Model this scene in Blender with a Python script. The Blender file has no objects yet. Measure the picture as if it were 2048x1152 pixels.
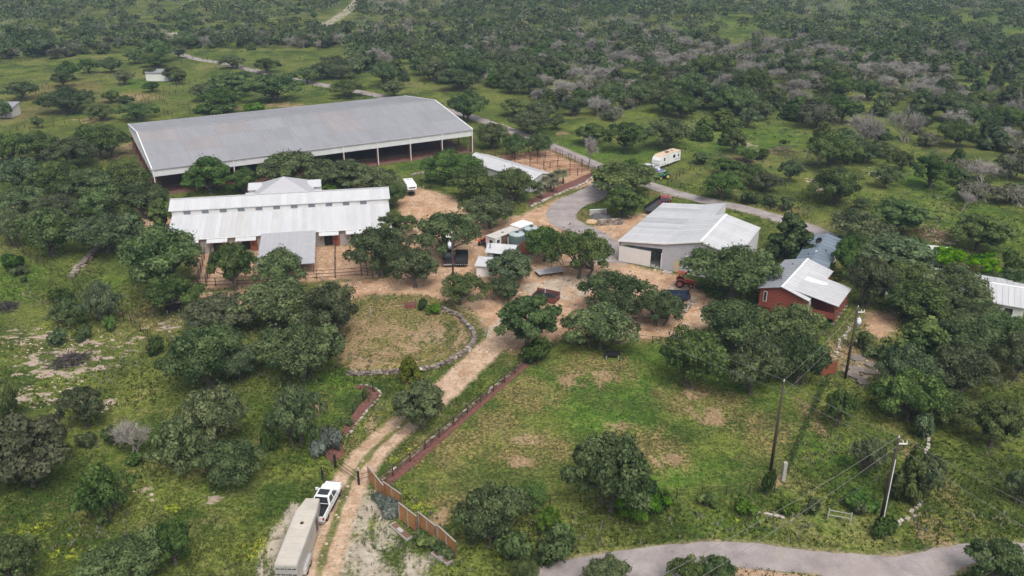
import bpy, bmesh, math, random
import numpy as np
from mathutils import Vector, Matrix
R = math.radians
random.seed(7); rng = np.random.default_rng(7)
sc = bpy.context.scene
col = sc.collection

# ---------------------------------------------------------------- camera
CAM_H = 58.0; FPX = 1706.0; PITCH = math.atan(766 / 1706.0)
cd = bpy.data.cameras.new("camera"); cam = bpy.data.objects.new("camera", cd); col.objects.link(cam)
cam.location = (0, 0, CAM_H); cam.rotation_euler = (math.pi / 2 - PITCH, 0, 0)
cd.sensor_width = 36; cd.lens = 36 * FPX / 2048; cd.clip_start = 1; cd.clip_end = 9000
sc.camera = cam
# ---------------------------------------------------------------- sky, sun, exposure
SUN_EL, SUN_AZ = R(58), R(160)          # azimuth measured from +Y towards +X
w = bpy.data.worlds.new("World"); sc.world = w; w.use_nodes = True
wn = w.node_tree.nodes; wn.clear()
sky = wn.new('ShaderNodeTexSky'); sky.sky_type = 'NISHITA'; sky.sun_disc = False
sky.sun_elevation = SUN_EL; sky.sun_rotation = SUN_AZ
sky.air_density = 1.0; sky.dust_density = 6.0; sky.ozone_density = 1.0
bg = wn.new('ShaderNodeBackground'); bg.inputs[1].default_value = 0.128
hs = wn.new('ShaderNodeHueSaturation'); hs.inputs['Saturation'].default_value = 0.4
wo = wn.new('ShaderNodeOutputWorld')
w.node_tree.links.new(sky.outputs[0], hs.inputs['Color']); w.node_tree.links.new(hs.outputs[0], bg.inputs[0])
w.node_tree.links.new(bg.outputs[0], wo.inputs[0])
sd = bpy.data.lights.new("sun", 'SUN'); sd.energy = 1.4; sd.angle = R(28); sd.color = (1, .965, .92)
sun = bpy.data.objects.new("sun", sd); col.objects.link(sun)
sdir = Vector((math.sin(SUN_AZ) * math.cos(SUN_EL), math.cos(SUN_AZ) * math.cos(SUN_EL), math.sin(SUN_EL)))
sun.rotation_euler = sdir.to_track_quat('Z', 'Y').to_euler()
sc.view_settings.view_transform = 'Standard'; sc.view_settings.look = 'None'
sc.view_settings.gamma = 1; sc.view_settings.exposure = 0.38
try: sc.view_settings.use_curve_mapping = False
except Exception: pass
sc.render.engine = 'CYCLES'
sc.cycles.max_bounces = 5; sc.cycles.diffuse_bounces = 2; sc.cycles.glossy_bounces = 2
sc.cycles.transmission_bounces = 3; sc.cycles.transparent_max_bounces = 6; sc.cycles.volume_bounces = 0
sc.cycles.use_denoising = True
try: sc.cycles.denoiser = 'OPENIMAGEDENOISE'
except Exception: pass
sc.cycles.sample_clamp_indirect = 3
sc.cycles.use_adaptive_sampling = True; sc.cycles.adaptive_threshold = 0.015

# ---------------------------------------------------------------- helpers
_f = np.array([0, math.cos(PITCH), -math.sin(PITCH)]); _u = np.array([0, math.sin(PITCH), math.cos(PITCH)])
def P(x, y, z=0.0):
    """ground (or height z) point seen in the photograph at pixel x, y"""
    d = _f + np.array([1., 0, 0]) * (x - 1024) / FPX - _u * (y - 576) / FPX
    t = (z - CAM_H) / d[2]
    return np.array([t * d[0], t * d[1], z])
def V(x, y, z=0.0): return Vector(P(x, y, z))
def scale_at(x, y):
    """pixels per metre across at ground pixel, and per metre of height"""
    p = P(x, y); zc = p[1] * math.cos(PITCH) + CAM_H * math.sin(PITCH)
    return FPX / zc, (FPX * math.cos(PITCH) - (y - 576) * math.sin(PITCH)) / zc
def proj(p):
    v = np.asarray(p, float) - np.array([0, 0, CAM_H]); zc = v @ _f
    return 1024 + FPX * v[0] / zc, 576 - FPX * (v @ _u) / zc

def tag(o, label=None, cat=None, group=None, kind=None):
    if label: o["label"] = label
    if cat: o["category"] = cat
    if group: o["group"] = group
    if kind: o["kind"] = kind
    return o
def thing(name, label, cat, loc=(0, 0, 0), rz=0.0, group=None):
    o = bpy.data.objects.new(name, None); col.objects.link(o)
    o.location = loc; o.rotation_euler = (0, 0, rz); o.empty_display_size = .5
    return tag(o, label, cat, group, 'thing')
def link(name, me, mat=None, parent=None):
    o = bpy.data.objects.new(name, me); col.objects.link(o)
    if mat is not None and not me.materials: me.materials.append(mat)
    if parent is not None: o.parent = parent
    return o
def copy_tree(o, parent=None):
    c = o.copy(); col.objects.link(c); c.parent = parent
    for ch in o.children: copy_tree(ch, c)
    return c
class MB:
    def __init__(s): s.v = []; s.f = []
    def hexa(s, p):
        b = len(s.v); s.v += [tuple(q) for q in p]
        s.f += [tuple(b + i for i in q) for q in ((3, 2, 1, 0), (4, 5, 6, 7), (0, 1, 5, 4), (1, 2, 6, 5), (2, 3, 7, 6), (3, 0, 4, 7))]
        return s
    def box(s, a, b):
        x0, y0, z0 = a; x1, y1, z1 = b
        return s.hexa([(x0, y0, z0), (x1, y0, z0), (x1, y1, z0), (x0, y1, z0), (x0, y0, z1), (x1, y0, z1), (x1, y1, z1), (x0, y1, z1)])
    def obox(s, c, size, rz=0.0, ry=0.0, rx=0.0):
        m = Matrix.Translation(c) @ Matrix.Rotation(rz, 4, 'Z') @ Matrix.Rotation(ry, 4, 'Y') @ Matrix.Rotation(rx, 4, 'X')
        x, y, z = [q / 2 for q in size]
        return s.hexa([m @ Vector(q) for q in ((-x, -y, -z), (x, -y, -z), (x, y, -z), (-x, y, -z), (-x, -y, z), (x, -y, z), (x, y, z), (-x, y, z))])
    def slab(s, a, b, c, d, t=.08):
        lo = [(q[0], q[1], q[2] - t) for q in (a, b, c, d)]
        return s.hexa(lo + [tuple(q) for q in (a, b, c, d)])
    def tube(s, p0, p1, r0, r1=None, n=6):
        r1 = r0 if r1 is None else r1
        p0 = Vector(p0); p1 = Vector(p1); d = (p1 - p0)
        if d.length < 1e-6: return s
        d.normalize(); a = d.orthogonal().normalized(); c = d.cross(a)
        b = len(s.v)
        for p, r in ((p0, r0), (p1, r1)):
            for i in range(n):
                t = 2 * math.pi * i / n
                s.v.append(tuple(p + (a * math.cos(t) + c * math.sin(t)) * r))
        for i in range(n):
            j = (i + 1) % n; s.f.append((b + i, b + j, b + n + j, b + n + i))
        s.f.append(tuple(b + i for i in reversed(range(n)))); s.f.append(tuple(b + n + i for i in range(n)))
        return s
    def prism(s, lo, hi):
        """ring lo joined to ring hi"""
        b = len(s.v); n = len(lo); s.v += [tuple(q) for q in lo] + [tuple(q) for q in hi]
        for i in range(n):
            j = (i + 1) % n; s.f.append((b + i, b + j, b + n + j, b + n + i))
        s.f.append(tuple(b + i for i in reversed(range(n)))); s.f.append(tuple(b + n + i for i in range(n)))
        return s
    def extr(s, prof, y0, y1):
        """profile of (x, z) points extruded along y"""
        return s.prism([(x, y0, z) for x, z in prof], [(x, y1, z) for x, z in prof])
    def face(s, pts):
        b = len(s.v); s.v += [tuple(q) for q in pts]; s.f.append(tuple(range(b, b + len(pts)))); return s
    def mesh(s, name, mat=None, smooth=False):
        me = bpy.data.meshes.new(name); me.from_pydata([tuple(q) for q in s.v], [], s.f)
        bm = bmesh.new(); bm.from_mesh(me); bmesh.ops.recalc_face_normals(bm, faces=bm.faces); bm.to_mesh(me); bm.free()
        if mat: me.materials.append(mat)
        if smooth: me.polygons.foreach_set('use_smooth', [True] * len(me.polygons))
        return me
    def build(s, name, mat, parent=None, smooth=False, bevel=0):
        o = link(name, s.mesh(name, mat, smooth), None, parent)
        if bevel:
            b = o.modifiers.new('b', 'BEVEL'); b.width = bevel; b.segments = 2; b.limit_method = 'ANGLE'
        return o
def part(parent, name, mat, *boxes, **k):
    m = MB()
    for a, b in boxes: m.box(a, b)
    return m.build(name, mat, parent, **k)
def mesh_np(name, verts, faces, mat=None, attrs=None):
    """fast mesh from numpy: verts n x 3, faces m x k"""
    me = bpy.data.meshes.new(name)
    verts = np.ascontiguousarray(verts, np.float32); faces = np.ascontiguousarray(faces, np.int32)
    me.vertices.add(len(verts)); me.vertices.foreach_set('co', verts.ravel())
    k = faces.shape[1]
    me.loops.add(faces.size); me.loops.foreach_set('vertex_index', faces.ravel())
    me.polygons.add(len(faces)); me.polygons.foreach_set('loop_start', np.arange(0, faces.size, k, dtype=np.int32))
    me.polygons.foreach_set('loop_total', np.full(len(faces), k, np.int32))
    me.update(calc_edges=True)
    for nm, (typ, data) in (attrs or {}).items():
        a = me.attributes.new(nm, typ, 'POINT')
        a.data.foreach_set('color' if typ == 'FLOAT_COLOR' else 'value', np.ascontiguousarray(data, np.float32).ravel())
    if mat: me.materials.append(mat)
    return me

# ---------------------------------------------------------------- materials
class NT:
    def __init__(s, name):
        s.m = bpy.data.materials.new(name); s.m.use_nodes = True; s.t = s.m.node_tree; s.t.nodes.clear()
        s.out = s.t.nodes.new('ShaderNodeOutputMaterial')
    def n(s, typ, ins=None, **props):
        nd = s.t.nodes.new(typ)
        for k, v in props.items(): setattr(nd, k, v)
        for k, v in (ins or {}).items():
            if hasattr(v, 'is_linked') or isinstance(v, bpy.types.NodeSocket): s.t.links.new(v, nd.inputs[k])
            else: nd.inputs[k].default_value = v
        return nd
    def noise(s, vec, scale, detail=3, rough=.55, dist=0.0):
        return s.n('ShaderNodeTexNoise', {'Vector': vec, 'Scale': scale, 'Detail': detail, 'Roughness': rough, 'Distortion': dist}).outputs[0]
    def math(s, op, a, b=0.0, c=None, clamp=False):
        nd = s.n('ShaderNodeMath', operation=op); nd.use_clamp = clamp
        for i, v in enumerate((a, b) + ((c,) if c is not None else ())):
            if isinstance(v, bpy.types.NodeSocket): s.t.links.new(v, nd.inputs[i])
            else: nd.inputs[i].default_value = v
        return nd.outputs[0]
    def step(s, v, a, b):
        nd = s.n('ShaderNodeMapRange', {0: v, 1: a, 2: b, 3: 0.0, 4: 1.0}, interpolation_type='SMOOTHSTEP'); return nd.outputs[0]
    def mix(s, f, a, b, mode='MIX'):
        nd = s.n('ShaderNodeMix', data_type='RGBA', blend_type=mode)
        for i, v in ((0, f), (6, a), (7, b)):
            if isinstance(v, bpy.types.NodeSocket): s.t.links.new(v, nd.inputs[i])
            elif i == 0: nd.inputs[0].default_value = v
            else: nd.inputs[i].default_value = tuple(v) + ((1,) if len(v) == 3 else ())
        return nd.outputs[2]
    def finish(s, colr, rough=.9, bump=None, bstr=.3, bdist=.05, metal=0, spec=.3):
        b = s.n('ShaderNodeBsdfPrincipled', {'Roughness': rough, 'Metallic': metal, 'Specular IOR Level': spec})
        if isinstance(colr, bpy.types.NodeSocket): s.t.links.new(colr, b.inputs['Base Color'])
        else: b.inputs['Base Color'].default_value = tuple(colr) + (1,)
        if bump is not None:
            bn = s.n('ShaderNodeBump', {'Height': bump, 'Strength': bstr, 'Distance': bdist}); s.t.links.new(bn.outputs[0], b.inputs['Normal'])
        s.t.links.new(b.outputs[0], s.out.inputs[0]); return s.m
_mc = {}
def mat(name, c, rough=.8, var=.18, scale=1.2, ovar=0.0, metal=0, spec=.3, bump=0.0, stretch=None):
    if name in _mc: return _mc[name]
    t = NT(name)
    tc = t.n('ShaderNodeTexCoord').outputs['Object']
    if stretch: tc = t.n('ShaderNodeMapping', {'Vector': tc, 'Scale': stretch}).outputs[0]
    n1 = t.noise(tc, scale, 4, .6); n2 = t.noise(tc, scale * 9, 2, .5)
    f = t.math('ADD', t.math('MULTIPLY', n1, .7), t.math('MULTIPLY', n2, .3))
    f = t.step(f, .3, .7)
    lo = [q * (1 - var) for q in c]; hi = [min(1, q * (1 + var * .6)) for q in c]
    cc = t.mix(f, lo, hi)
    if ovar:
        rn = t.n('ShaderNodeObjectInfo').outputs['Random']
        g = t.math('MULTIPLY_ADD', rn, ovar * 2, 1 - ovar)
        cc = t.mix(1.0, cc, t.n('ShaderNodeCombineColor', {0: g, 1: g, 2: g}).outputs[0], 'MULTIPLY')
    m = t.finish(cc, rough, n2 if bump else None, bump, .03, metal, spec)
    _mc[name] = m; return m
def pxs(pts, z=0.0): return [P(x, y, z) for x, y in pts]
# ================================================================ GROUND
def seg_dist(px, py, a, b):
    ax, ay = a; bx, by = b; dx, dy = bx - ax, by - ay; L = dx * dx + dy * dy + 1e-9
    t = np.clip(((px - ax) * dx + (py - ay) * dy) / L, 0, 1)
    return np.hypot(px - ax - t * dx, py - ay - t * dy)
def poly_sd(px, py, pts):
    d = np.full(px.shape, 1e9); inside = np.zeros(px.shape, bool); n = len(pts)
    for i in range(n):
        a = pts[i]; b = pts[(i + 1) % n]
        d = np.minimum(d, seg_dist(px, py, a, b))
        c = ((a[1] > py) != (b[1] > py)) & (px < (b[0] - a[0]) * (py - a[1]) / (b[1] - a[1] + 1e-12) + a[0])
        inside ^= c
    return np.where(inside, d, -d)
def line_sd(px, py, pts, half):
    d = np.full(px.shape, 1e9)
    for i in range(len(pts) - 1):
        a, b = pts[i], pts[i + 1]
        ha = half if np.isscalar(half) else half[i]
        d = np.minimum(d, seg_dist(px, py, a, b) - ha)
    return -d
def g2(pts): return [tuple(P(x, y)[:2]) for x, y in pts]
def spline(pts, step=1.0):
    pts = [np.array(p, float) for p in pts]; out = []
    q = [2 * pts[0] - pts[1]] + pts + [2 * pts[-1] - pts[-2]]
    for i in range(1, len(q) - 2):
        p0, p1, p2, p3 = q[i - 1:i + 3]; n = max(2, int(np.linalg.norm(p2 - p1) / step))
        for k in range(n):
            t = k / n
            out.append(.5 * ((2 * p1) + (-p0 + p2) * t + (2 * p0 - 5 * p1 + 4 * p2 - p3) * t * t + (-p0 + 3 * p1 - 3 * p2 + p3) * t ** 3))
    out.append(pts[-1]); return out

YARD = [g2(p) for p in (
    [(795, 402), (835, 375), (900, 392), (960, 436), (1010, 440), (1060, 424), (1110, 400), (1160, 385), (1165, 402), (1130, 428), (1112, 442), (1160, 470),
     (1205, 500), (1215, 525), (1240, 526), (1350, 550), (1400, 585), (1445, 615), (1400, 655), (1340, 672), (1280, 682), (1180, 676), (1100, 680), (1060, 690),
     (1040, 705), (1000, 690), (965, 650), (945, 622), (900, 600), (860, 592), (800, 588), (735, 590), (700, 600), (650, 590), (640, 570), (740, 556), (780, 560),
     (800, 530), (790, 490), (800, 440)],
    [(395, 500), (640, 492), (745, 490), (750, 556), (640, 562), (400, 580), (385, 540)],
    [(270, 418), (345, 415), (345, 500), (310, 470), (280, 450)],
    [(1185, 452), (1235, 440), (1290, 425), (1320, 410), (1260, 478), (1240, 490), (1200, 470)],
    [(1440, 640), (1340, 690), (1330, 660), (1400, 620)],
    [(470, 345), (560, 340), (640, 372), (500, 395)],
    [(1000, 312), (1095, 300), (1215, 355), (1200, 368), (1110, 385), (1020, 360)],
    [(1735, 625), (1790, 625), (1780, 675), (1730, 672)],
    [(380, 590), (520, 580), (520, 612), (390, 615)],
)]
DRIVE = spline(g2([(1035, 640), (1005, 672), (962, 712), (905, 768), (850, 815), (790, 862), (742, 905), (708, 950), (690, 985), (668, 1050), (648, 1110), (630, 1180), (615, 1260)]), 1.5)
ROAD_MAIN = spline(g2([(330, 96), (385, 116), (440, 126), (500, 139), (560, 153), (640, 169), (750, 190), (860, 212), (950, 236), (1030, 264), (1100, 291), (1150, 312), (1200, 334), (1235, 350), (1290, 367), (1350, 386), (1420, 403), (1490, 418), (1560, 438), (1620, 456), (1660, 475)]), 1.5)
ROAD_LOOP = spline(g2([(1228, 350), (1190, 385), (1145, 405), (1122, 425), (1130, 445), (1170, 465), (1205, 484), (1222, 505), (1222, 525)]), 1.2)
TRACK_FAR = spline(g2([(-60, 118), (60, 100), (170, 84), (290, 70), (420, 66), (520, 60), (600, 56), (650, 50), (680, 32), (700, 18), (716, 0), (722, -14)]), 6)
RING_C = P(805, 665)[:2]
LAWN = g2([(790, 960), (1060, 725), (1130, 690), (1260, 690), (1345, 695), (1420, 760), (1640, 780), (1600, 880), (1555, 980), (1330, 1000), (1060, 1020), (935, 1045), (905, 1060), (850, 1010)])
TRACK_YARD2 = g2([(1340, 660), (1420, 640), (1500, 660)])

xs = np.concatenate([-np.geomspace(4200, 160, 34), np.arange(-150, -30, .85), np.arange(-30, 8, .42), np.arange(8, 160, .85), np.geomspace(165, 4200, 34)])
ys = np.concatenate([[-300, -100, 0, 30], np.arange(46, 58, .85), np.arange(58, 124, .42), np.arange(124, 330, .85), np.geomspace(333, 7000, 46)])
gx, gy = np.meshgrid(xs, ys); gs = gx.shape; fx, fy = gx.ravel(), gy.ravel()
near = (np.abs(fx) < 175) & (fy > 40) & (fy < 345)
def near_eval(fn, default=-20.0):
    o = np.full(fx.shape, default); o[near] = fn(fx[near], fy[near]); return o
yard_sd = np.full(fx.shape, -20.0)
for p in YARD: yard_sd = np.maximum(yard_sd, near_eval(lambda a, b: poly_sd(a, b, p)))
drive_sd = near_eval(lambda a, b: line_sd(a, b, DRIVE, 1.95))
road_sd = np.maximum(near_eval(lambda a, b: line_sd(a, b, ROAD_MAIN, 1.9)), near_eval(lambda a, b: line_sd(a, b, ROAD_LOOP, 2.9)))
BOT_UP = [(1020, 1165), (1060, 1141), (1110, 1126), (1160, 1115), (1250, 1100), (1350, 1088), (1440, 1083), (1530, 1088), (1600, 1100), (1700, 1108), (1760, 1112), (1830, 1106), (1900, 1092), (1960, 1086), (2060, 1087), (2200, 1096)]
BOT_LO = [(2200, 1150), (2060, 1128), (1990, 1122), (1945, 1128), (1905, 1146), (1860, 1180), (1800, 1195), (1700, 1172), (1640, 1152), (1540, 1141), (1450, 1131), (1400, 1140), (1330, 1160), (1200, 1190), (1100, 1215)]
BOT = g2(BOT_UP + BOT_LO)
bot_sd = near_eval(lambda a, b: poly_sd(a, b, BOT))
lawn_sd = near_eval(lambda a, b: poly_sd(a, b, LAWN))
cal_polys = [g2([(655, 1000), (735, 985), (770, 1030), (800, 1090), (860, 1130), (840, 1180), (620, 1180), (640, 1080)]),
             g2([(520, 1120), (560, 1060), (590, 1010), (600, 1020), (560, 1110), (545, 1180), (520, 1180)]),
             g2([(1050, 570), (1180, 545), (1215, 560), (1150, 600), (1060, 600)]),
             g2([(960, 655), (1000, 640), (1010, 660), (990, 680)]),
             g2([(1340, 575), (1372, 570), (1376, 584), (1345, 590)])]
cal_sd = np.full(fx.shape, -20.0)
for p in cal_polys: cal_sd = np.maximum(cal_sd, near_eval(lambda a, b: poly_sd(a, b, p)))
cal_sd = np.maximum(cal_sd, np.where(fy > 330, 0, -20) * 0 - 20)
tr = [tuple(p) for p in TRACK_FAR]
cal_sd = np.maximum(cal_sd, np.clip(line_sd(fx, fy, tr, 3.0), -20, 5))
def blob(cx, cy, rx, ry, soft=.5):
    """soft ellipse given in photograph pixels on the ground"""
    c = P(cx, cy)[:2]; ex = abs(P(cx + rx, cy)[0] - c[0]); ey = abs(P(cx, cy - ry)[1] - c[1])
    q = np.hypot((fx - c[0]) / ex, (fy - c[1]) / ey)
    return np.clip((1 + soft - q) / (2 * soft), 0, 1)
dry = np.zeros(fx.shape); lush = np.zeros(fx.shape); rock = np.zeros(fx.shape); yel = np.zeros(fx.shape); bare = np.zeros(fx.shape)
# dry tan turf
for b in ((805, 665, 135, 80, .2), (800, 690, 100, 40, .3), (730, 610, 90, 22), (1180, 740, 120, 40), (1060, 790, 90, 45), (1290, 900, 120, 55), (1400, 800, 110, 40), (1060, 900, 120, 40), (920, 880, 70, 25), (1520, 860, 70, 50),
          (1620, 830, 25, 60), (300, 620, 60, 25), (640, 800, 30, 30), (1480, 320, 60, 20), (1860, 950, 40, 120), (1870, 1060, 50, 40), (120, 180, 120, 25), (260, 195, 90, 14), (60, 225, 60, 20), (900, 1000, 60, 30),
          (480, 600, 80, 20), (1150, 430, 40, 20), (1560, 420, 60, 12), (700, 900, 30, 40), (1330, 385, 50, 12), (330, 640, 60, 30), (1710, 700, 40, 50), (870, 900, 90, 50), (1000, 845, 60, 40)):
    dry = np.maximum(dry, blob(*b))
for b in ((1250, 770, 170, 45), (1380, 720, 100, 25), (1110, 800, 60, 30), (1650, 640, 40, 50), (660, 770, 60, 35), (220, 545, 70, 45), (1660, 900, 60, 70), (640, 880, 40, 40), (1480, 760, 120, 40), (1190, 830, 100, 40),
          (870, 322, 60, 22), (1130, 300, 80, 20), (1250, 310, 70, 16), (80, 520, 120, 70), (1900, 420, 90, 60), (1820, 360, 60, 50), (1560, 1040, 180, 26), (1300, 950, 150, 40), (320, 165, 90, 18), (480, 175, 140, 20), (1950, 48, 140, 26), (1700, 10, 120, 14), (1500, 60, 60, 14), (1450, 280, 90, 30), (1560, 262, 60, 20), (1760, 400, 80, 30), (1300, 240, 80, 26)):
    lush = np.maximum(lush, blob(*b))
for b in ((150, 715, 150, 60), (60, 745, 100, 30), (330, 655, 60, 20), (420, 1000, 40, 20), (300, 985, 40, 20), (1770, 350, 60, 20), (1640, 370, 40, 20), (90, 790, 120, 30), (1480, 700, 30, 10), (1740, 740, 60, 40),
          (1870, 470, 40, 30), (1490, 290, 30, 15), (60, 670, 90, 26), (200, 810, 40, 20), (1460, 190, 60, 12), (1700, 245, 30, 10)):
    rock = np.maximum(rock, blob(*b))
for b in ((340, 1020, 30, 20), (110, 1110, 70, 25), (820, 895, 28, 12), (790, 918, 20, 10), (1470, 1040, 14, 12), (300, 1060, 30, 15), (780, 1090, 25, 14), (1300, 225, 40, 9), (1660, 270, 30, 6),
          (760, 735, 18, 12), (800, 730, 40, 14), (90, 655, 30, 12), (160, 700, 20, 10), (1470, 330, 30, 8), (1000, 1110, 40, 20), (500, 1100, 60, 30), (60, 1060, 40, 30), (440, 945, 30, 12), (150, 1070, 25, 15), (840, 1020, 30, 20)):
    yel = np.maximum(yel, blob(*b))
for b in ((1190, 755, 60, 18), (1330, 920, 40, 18), (1240, 850, 40, 14), (1050, 880, 40, 18), (880, 1035, 30, 24), (1040, 925, 40, 14), (1390, 790, 40, 14), (640, 805, 22, 16), (740, 850, 20, 30), (1700, 720, 60, 50),
          (805, 662, 16, 7, .3), (850, 660, 60, 30), (790, 700, 60, 24), (730, 660, 40, 40), (1630, 840, 14, 50), (1860, 1075, 34, 30), (330, 610, 30, 12), (260, 195, 60, 8), (1150, 760, 50, 16), (700, 700, 22, 26), (1420, 830, 50, 25), (1550, 960, 30, 18),
          (560, 210, 60, 7), (180, 240, 40, 8), (240, 300, 60, 25), (820, 700, 30, 10), (740, 690, 30, 14), (480, 217, 20, 5), (1030, 270, 20, 6), (1125, 266, 22, 5), (770, 740, 60, 8), (720, 730, 30, 16), (240, 375, 30, 12), (20, 415, 30, 8)):
    bare = np.maximum(bare, blob(*b))
# a worn ring track inside the stone ring
q = np.hypot((fx - RING_C[0]) / 10.3, (fy - RING_C[1]) / 11.0)
bare = np.maximum(bare, np.clip(1.3 - np.abs(q - .86) / .06, 0, 1.25) * (q < 1.2)); dry = np.maximum(dry, 1.15 * (q < 1.12)); bare = np.maximum(bare, np.clip(1.25 - np.abs(q - .30) / .12, 0, .75) * (q < 1))
bare = np.maximum(bare, .72 * (q < .5)); bare = np.maximum(bare, .62 * (q < 1.0)); lush = np.maximum(lush, np.clip(1 - np.abs(q - .64) / .12, 0, 1) * .4)
# under-tree leaf litter is added later (LITTER)
dirt = yard_sd.copy()
shoulder = np.maximum(road_sd, bot_sd); dirt_any = np.maximum(yard_sd, drive_sd)
# two-track strip of grass along the driveway centre
strip = near_eval(lambda a, b: line_sd(a, b, [tuple(p) for p in DRIVE[14:66]], .5))
attrA = np.stack([np.clip(dirt, -8, 8), np.clip(cal_sd, -8, 8), dry, lush], 1)
attrB = np.stack([rock, yel, bare, np.clip(np.maximum(shoulder, -8), -8, 8)], 1)
attrC = np.stack([np.clip(strip, -8, 8), np.clip(lawn_sd, -8, 8), np.clip(drive_sd, -8, 8), np.ones_like(dry)], 1)

def ground_material():
    t = NT("ranch_ground")
    pos = t.n('ShaderNodeNewGeometry').outputs['Position']
    A = t.n('ShaderNodeAttribute', attribute_name='fa'); B = t.n('ShaderNodeAttribute', attribute_name='fb'); C = t.n('ShaderNodeAttribute', attribute_name='fc')
    sa = t.n('ShaderNodeSeparateColor', {0: A.outputs['Color']}); sb = t.n('ShaderNodeSeparateColor', {0: B.outputs['Color']}); scc = t.n('ShaderNodeSeparateColor', {0: C.outputs['Color']})
    dirt, cal, dry = sa.outputs[0], sa.outputs[1], sa.outputs[2]; lush = A.outputs['Alpha']
    rock, yel, bare = sb.outputs[0], sb.outputs[1], sb.outputs[2]; shoulder = B.outputs['Alpha']; strip, lawn = scc.outputs[0], scc.outputs[1]
    nb = t.noise(pos, .022, 4, .6); n5 = t.noise(pos, .11, 5, .62); n1 = t.noise(pos, .55, 5, .65); nf = t.noise(pos, 2.6, 4, .7); nff = t.noise(pos, 9.0, 3, .7)
    nw = t.noise(pos, .3, 6, .7, .6)
    nw2 = t.math('ADD', t.math('MULTIPLY', t.noise(t.n('ShaderNodeMapping', {'Vector': pos, 'Rotation': (0, 0, .6), 'Scale': (1, .55, 1)}).outputs[0], .42, 6, .72, .8), .75), t.math('MULTIPLY', nf, .25))
    # grass
    g = t.mix(t.step(n5, .40, .60), (.042, .074, .016), (.122, .152, .036))
    g = t.mix(t.math('MULTIPLY', lush, .85), g, t.mix(t.step(n1, .3, .7), (.038, .096, .014), (.112, .190, .032)))
    g = t.mix(t.math('MULTIPLY', t.step(nb, .42, .62), .55), g, (.140, .152, .046))
    # streaks of dry straw
    dn = t.math('ADD', dry, t.math('MULTIPLY', t.math('SUBTRACT', nw2, .5), 3.0))
    straw = t.mix(t.step(nf, .3, .7), (.105, .085, .038), (.235, .185, .095))
    g = t.mix(t.math('MULTIPLY', t.step(dn, .50, 1.1), .8), g, straw)
    # everywhere a little straw
    g = t.mix(t.math('MULTIPLY', t.step(t.math('ADD', t.math('MULTIPLY', n1, .6), t.math('MULTIPLY', nf, .4)), .50, .66), .45), g, (.19, .165, .075))
    nm_ = t.noise(pos, .06, 6, .75)
    g = t.mix(t.math('MULTIPLY', t.step(nm_, .50, .60), .5), g, (.046, .068, .022))
    g = t.mix(t.math('MULTIPLY', t.step(t.noise(pos, .045, 6, .75), .53, .62), .55), g, (.190, .175, .080))
    # yellow wildflowers
    yn = t.math('ADD', t.math('MULTIPLY', yel, .8), t.math('MULTIPLY', t.math('SUBTRACT', nw2, .5), 3.2))
    g = t.mix(t.math('MULTIPLY', t.step(yn, .62, 1.05), .7), g, t.mix(t.step(nf, .35, .65), (.12, .17, .015), (.32, .34, .03)))
    # fine value breakup
    g = t.mix(1.0, g, t.mix(t.step(nff, .36, .64), (.55, .57, .55), (1.42, 1.40, 1.3)), 'MULTIPLY')
    g = t.mix(1.0, g, t.mix(t.step(nf, .38, .62), (.58, .62, .56), (1.34, 1.30, 1.2)), 'MULTIPLY')
    vor = t.n('ShaderNodeTexVoronoi', {'Vector': t.n('ShaderNodeVectorMath', {0: pos, 1: t.n('ShaderNodeTexNoise', {'Vector': pos, 'Scale': 1.3, 'Detail': 2.0}).outputs['Color']}, operation='ADD').outputs[0], 'Scale': 1.5}, feature='F1')
    cl = t.n('ShaderNodeSeparateColor', {0: vor.outputs['Color']}).outputs[0]
    g = t.mix(1.0, g, t.mix(cl, (.72, .76, .70), (1.26, 1.22, 1.2)), 'MULTIPLY')
    # bare earth
    earth = t.mix(t.step(n1, .3, .7), (.355, .212, .122), (.550, .372, .245))
    earth = t.mix(t.math('MULTIPLY', t.step(n5, .45, .7), .6), earth, (.57, .42, .30))
    earth = t.mix(1.0, earth, t.mix(t.step(nf, .36, .64), (.76, .73, .70), (1.14, 1.14, 1.15)), 'MULTIPLY')
    earth = t.mix(t.math('MULTIPLY', t.step(t.noise(pos, .16, 6, .7, .5), .52, .62), .55), earth, (.255, .158, .098))
    bn = t.math('ADD', t.math('MULTIPLY', bare, .85), t.math('MULTIPLY', t.math('SUBTRACT', nw2, .5), 3.4))
    c = t.mix(t.math('MULTIPLY', t.step(bn, .55, 1.0), .8), g, t.mix(.45, earth, straw))
    wob = t.math('ADD', t.math('MULTIPLY', t.math('SUBTRACT', nw, .5), 4.2), t.math('MULTIPLY', t.math('SUBTRACT', nf, .5), 1.8))
    dn2 = t.math('ADD', dirt, wob)
    c = t.mix(t.step(dn2, -1.3, 1.1), c, earth)
    # limestone shelves
    rn = t.math('ADD', rock, t.math('MULTIPLY', t.math('SUBTRACT', t.noise(t.n('ShaderNodeMapping', {'Vector': pos, 'Scale': (.8, 1.3, 1), 'Rotation': (0, 0, .3)}).outputs[0], .42, 4, .6), .5), 3.2))
    c = t.mix(t.step(rn, .98, 1.22), c, t.mix(t.step(nf, .3, .7), (.29, .225, .175), (.46, .37, .30)))
    # white caliche
    cn = t.math('ADD', t.math('MINIMUM', cal, .12), t.math('MULTIPLY', t.math('SUBTRACT', nw2, .5), 7.0))
    c = t.mix(t.math('MULTIPLY', t.step(cn, -.5, .6), .9), c, t.mix(t.step(n1, .3, .7), (.35, .295, .235), (.51, .44, .365)))
    # driveway tracks and grass strip
    trk = t.mix(t.step(n1, .35, .65), (.375, .252, .160), (.535, .395, .285))
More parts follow.
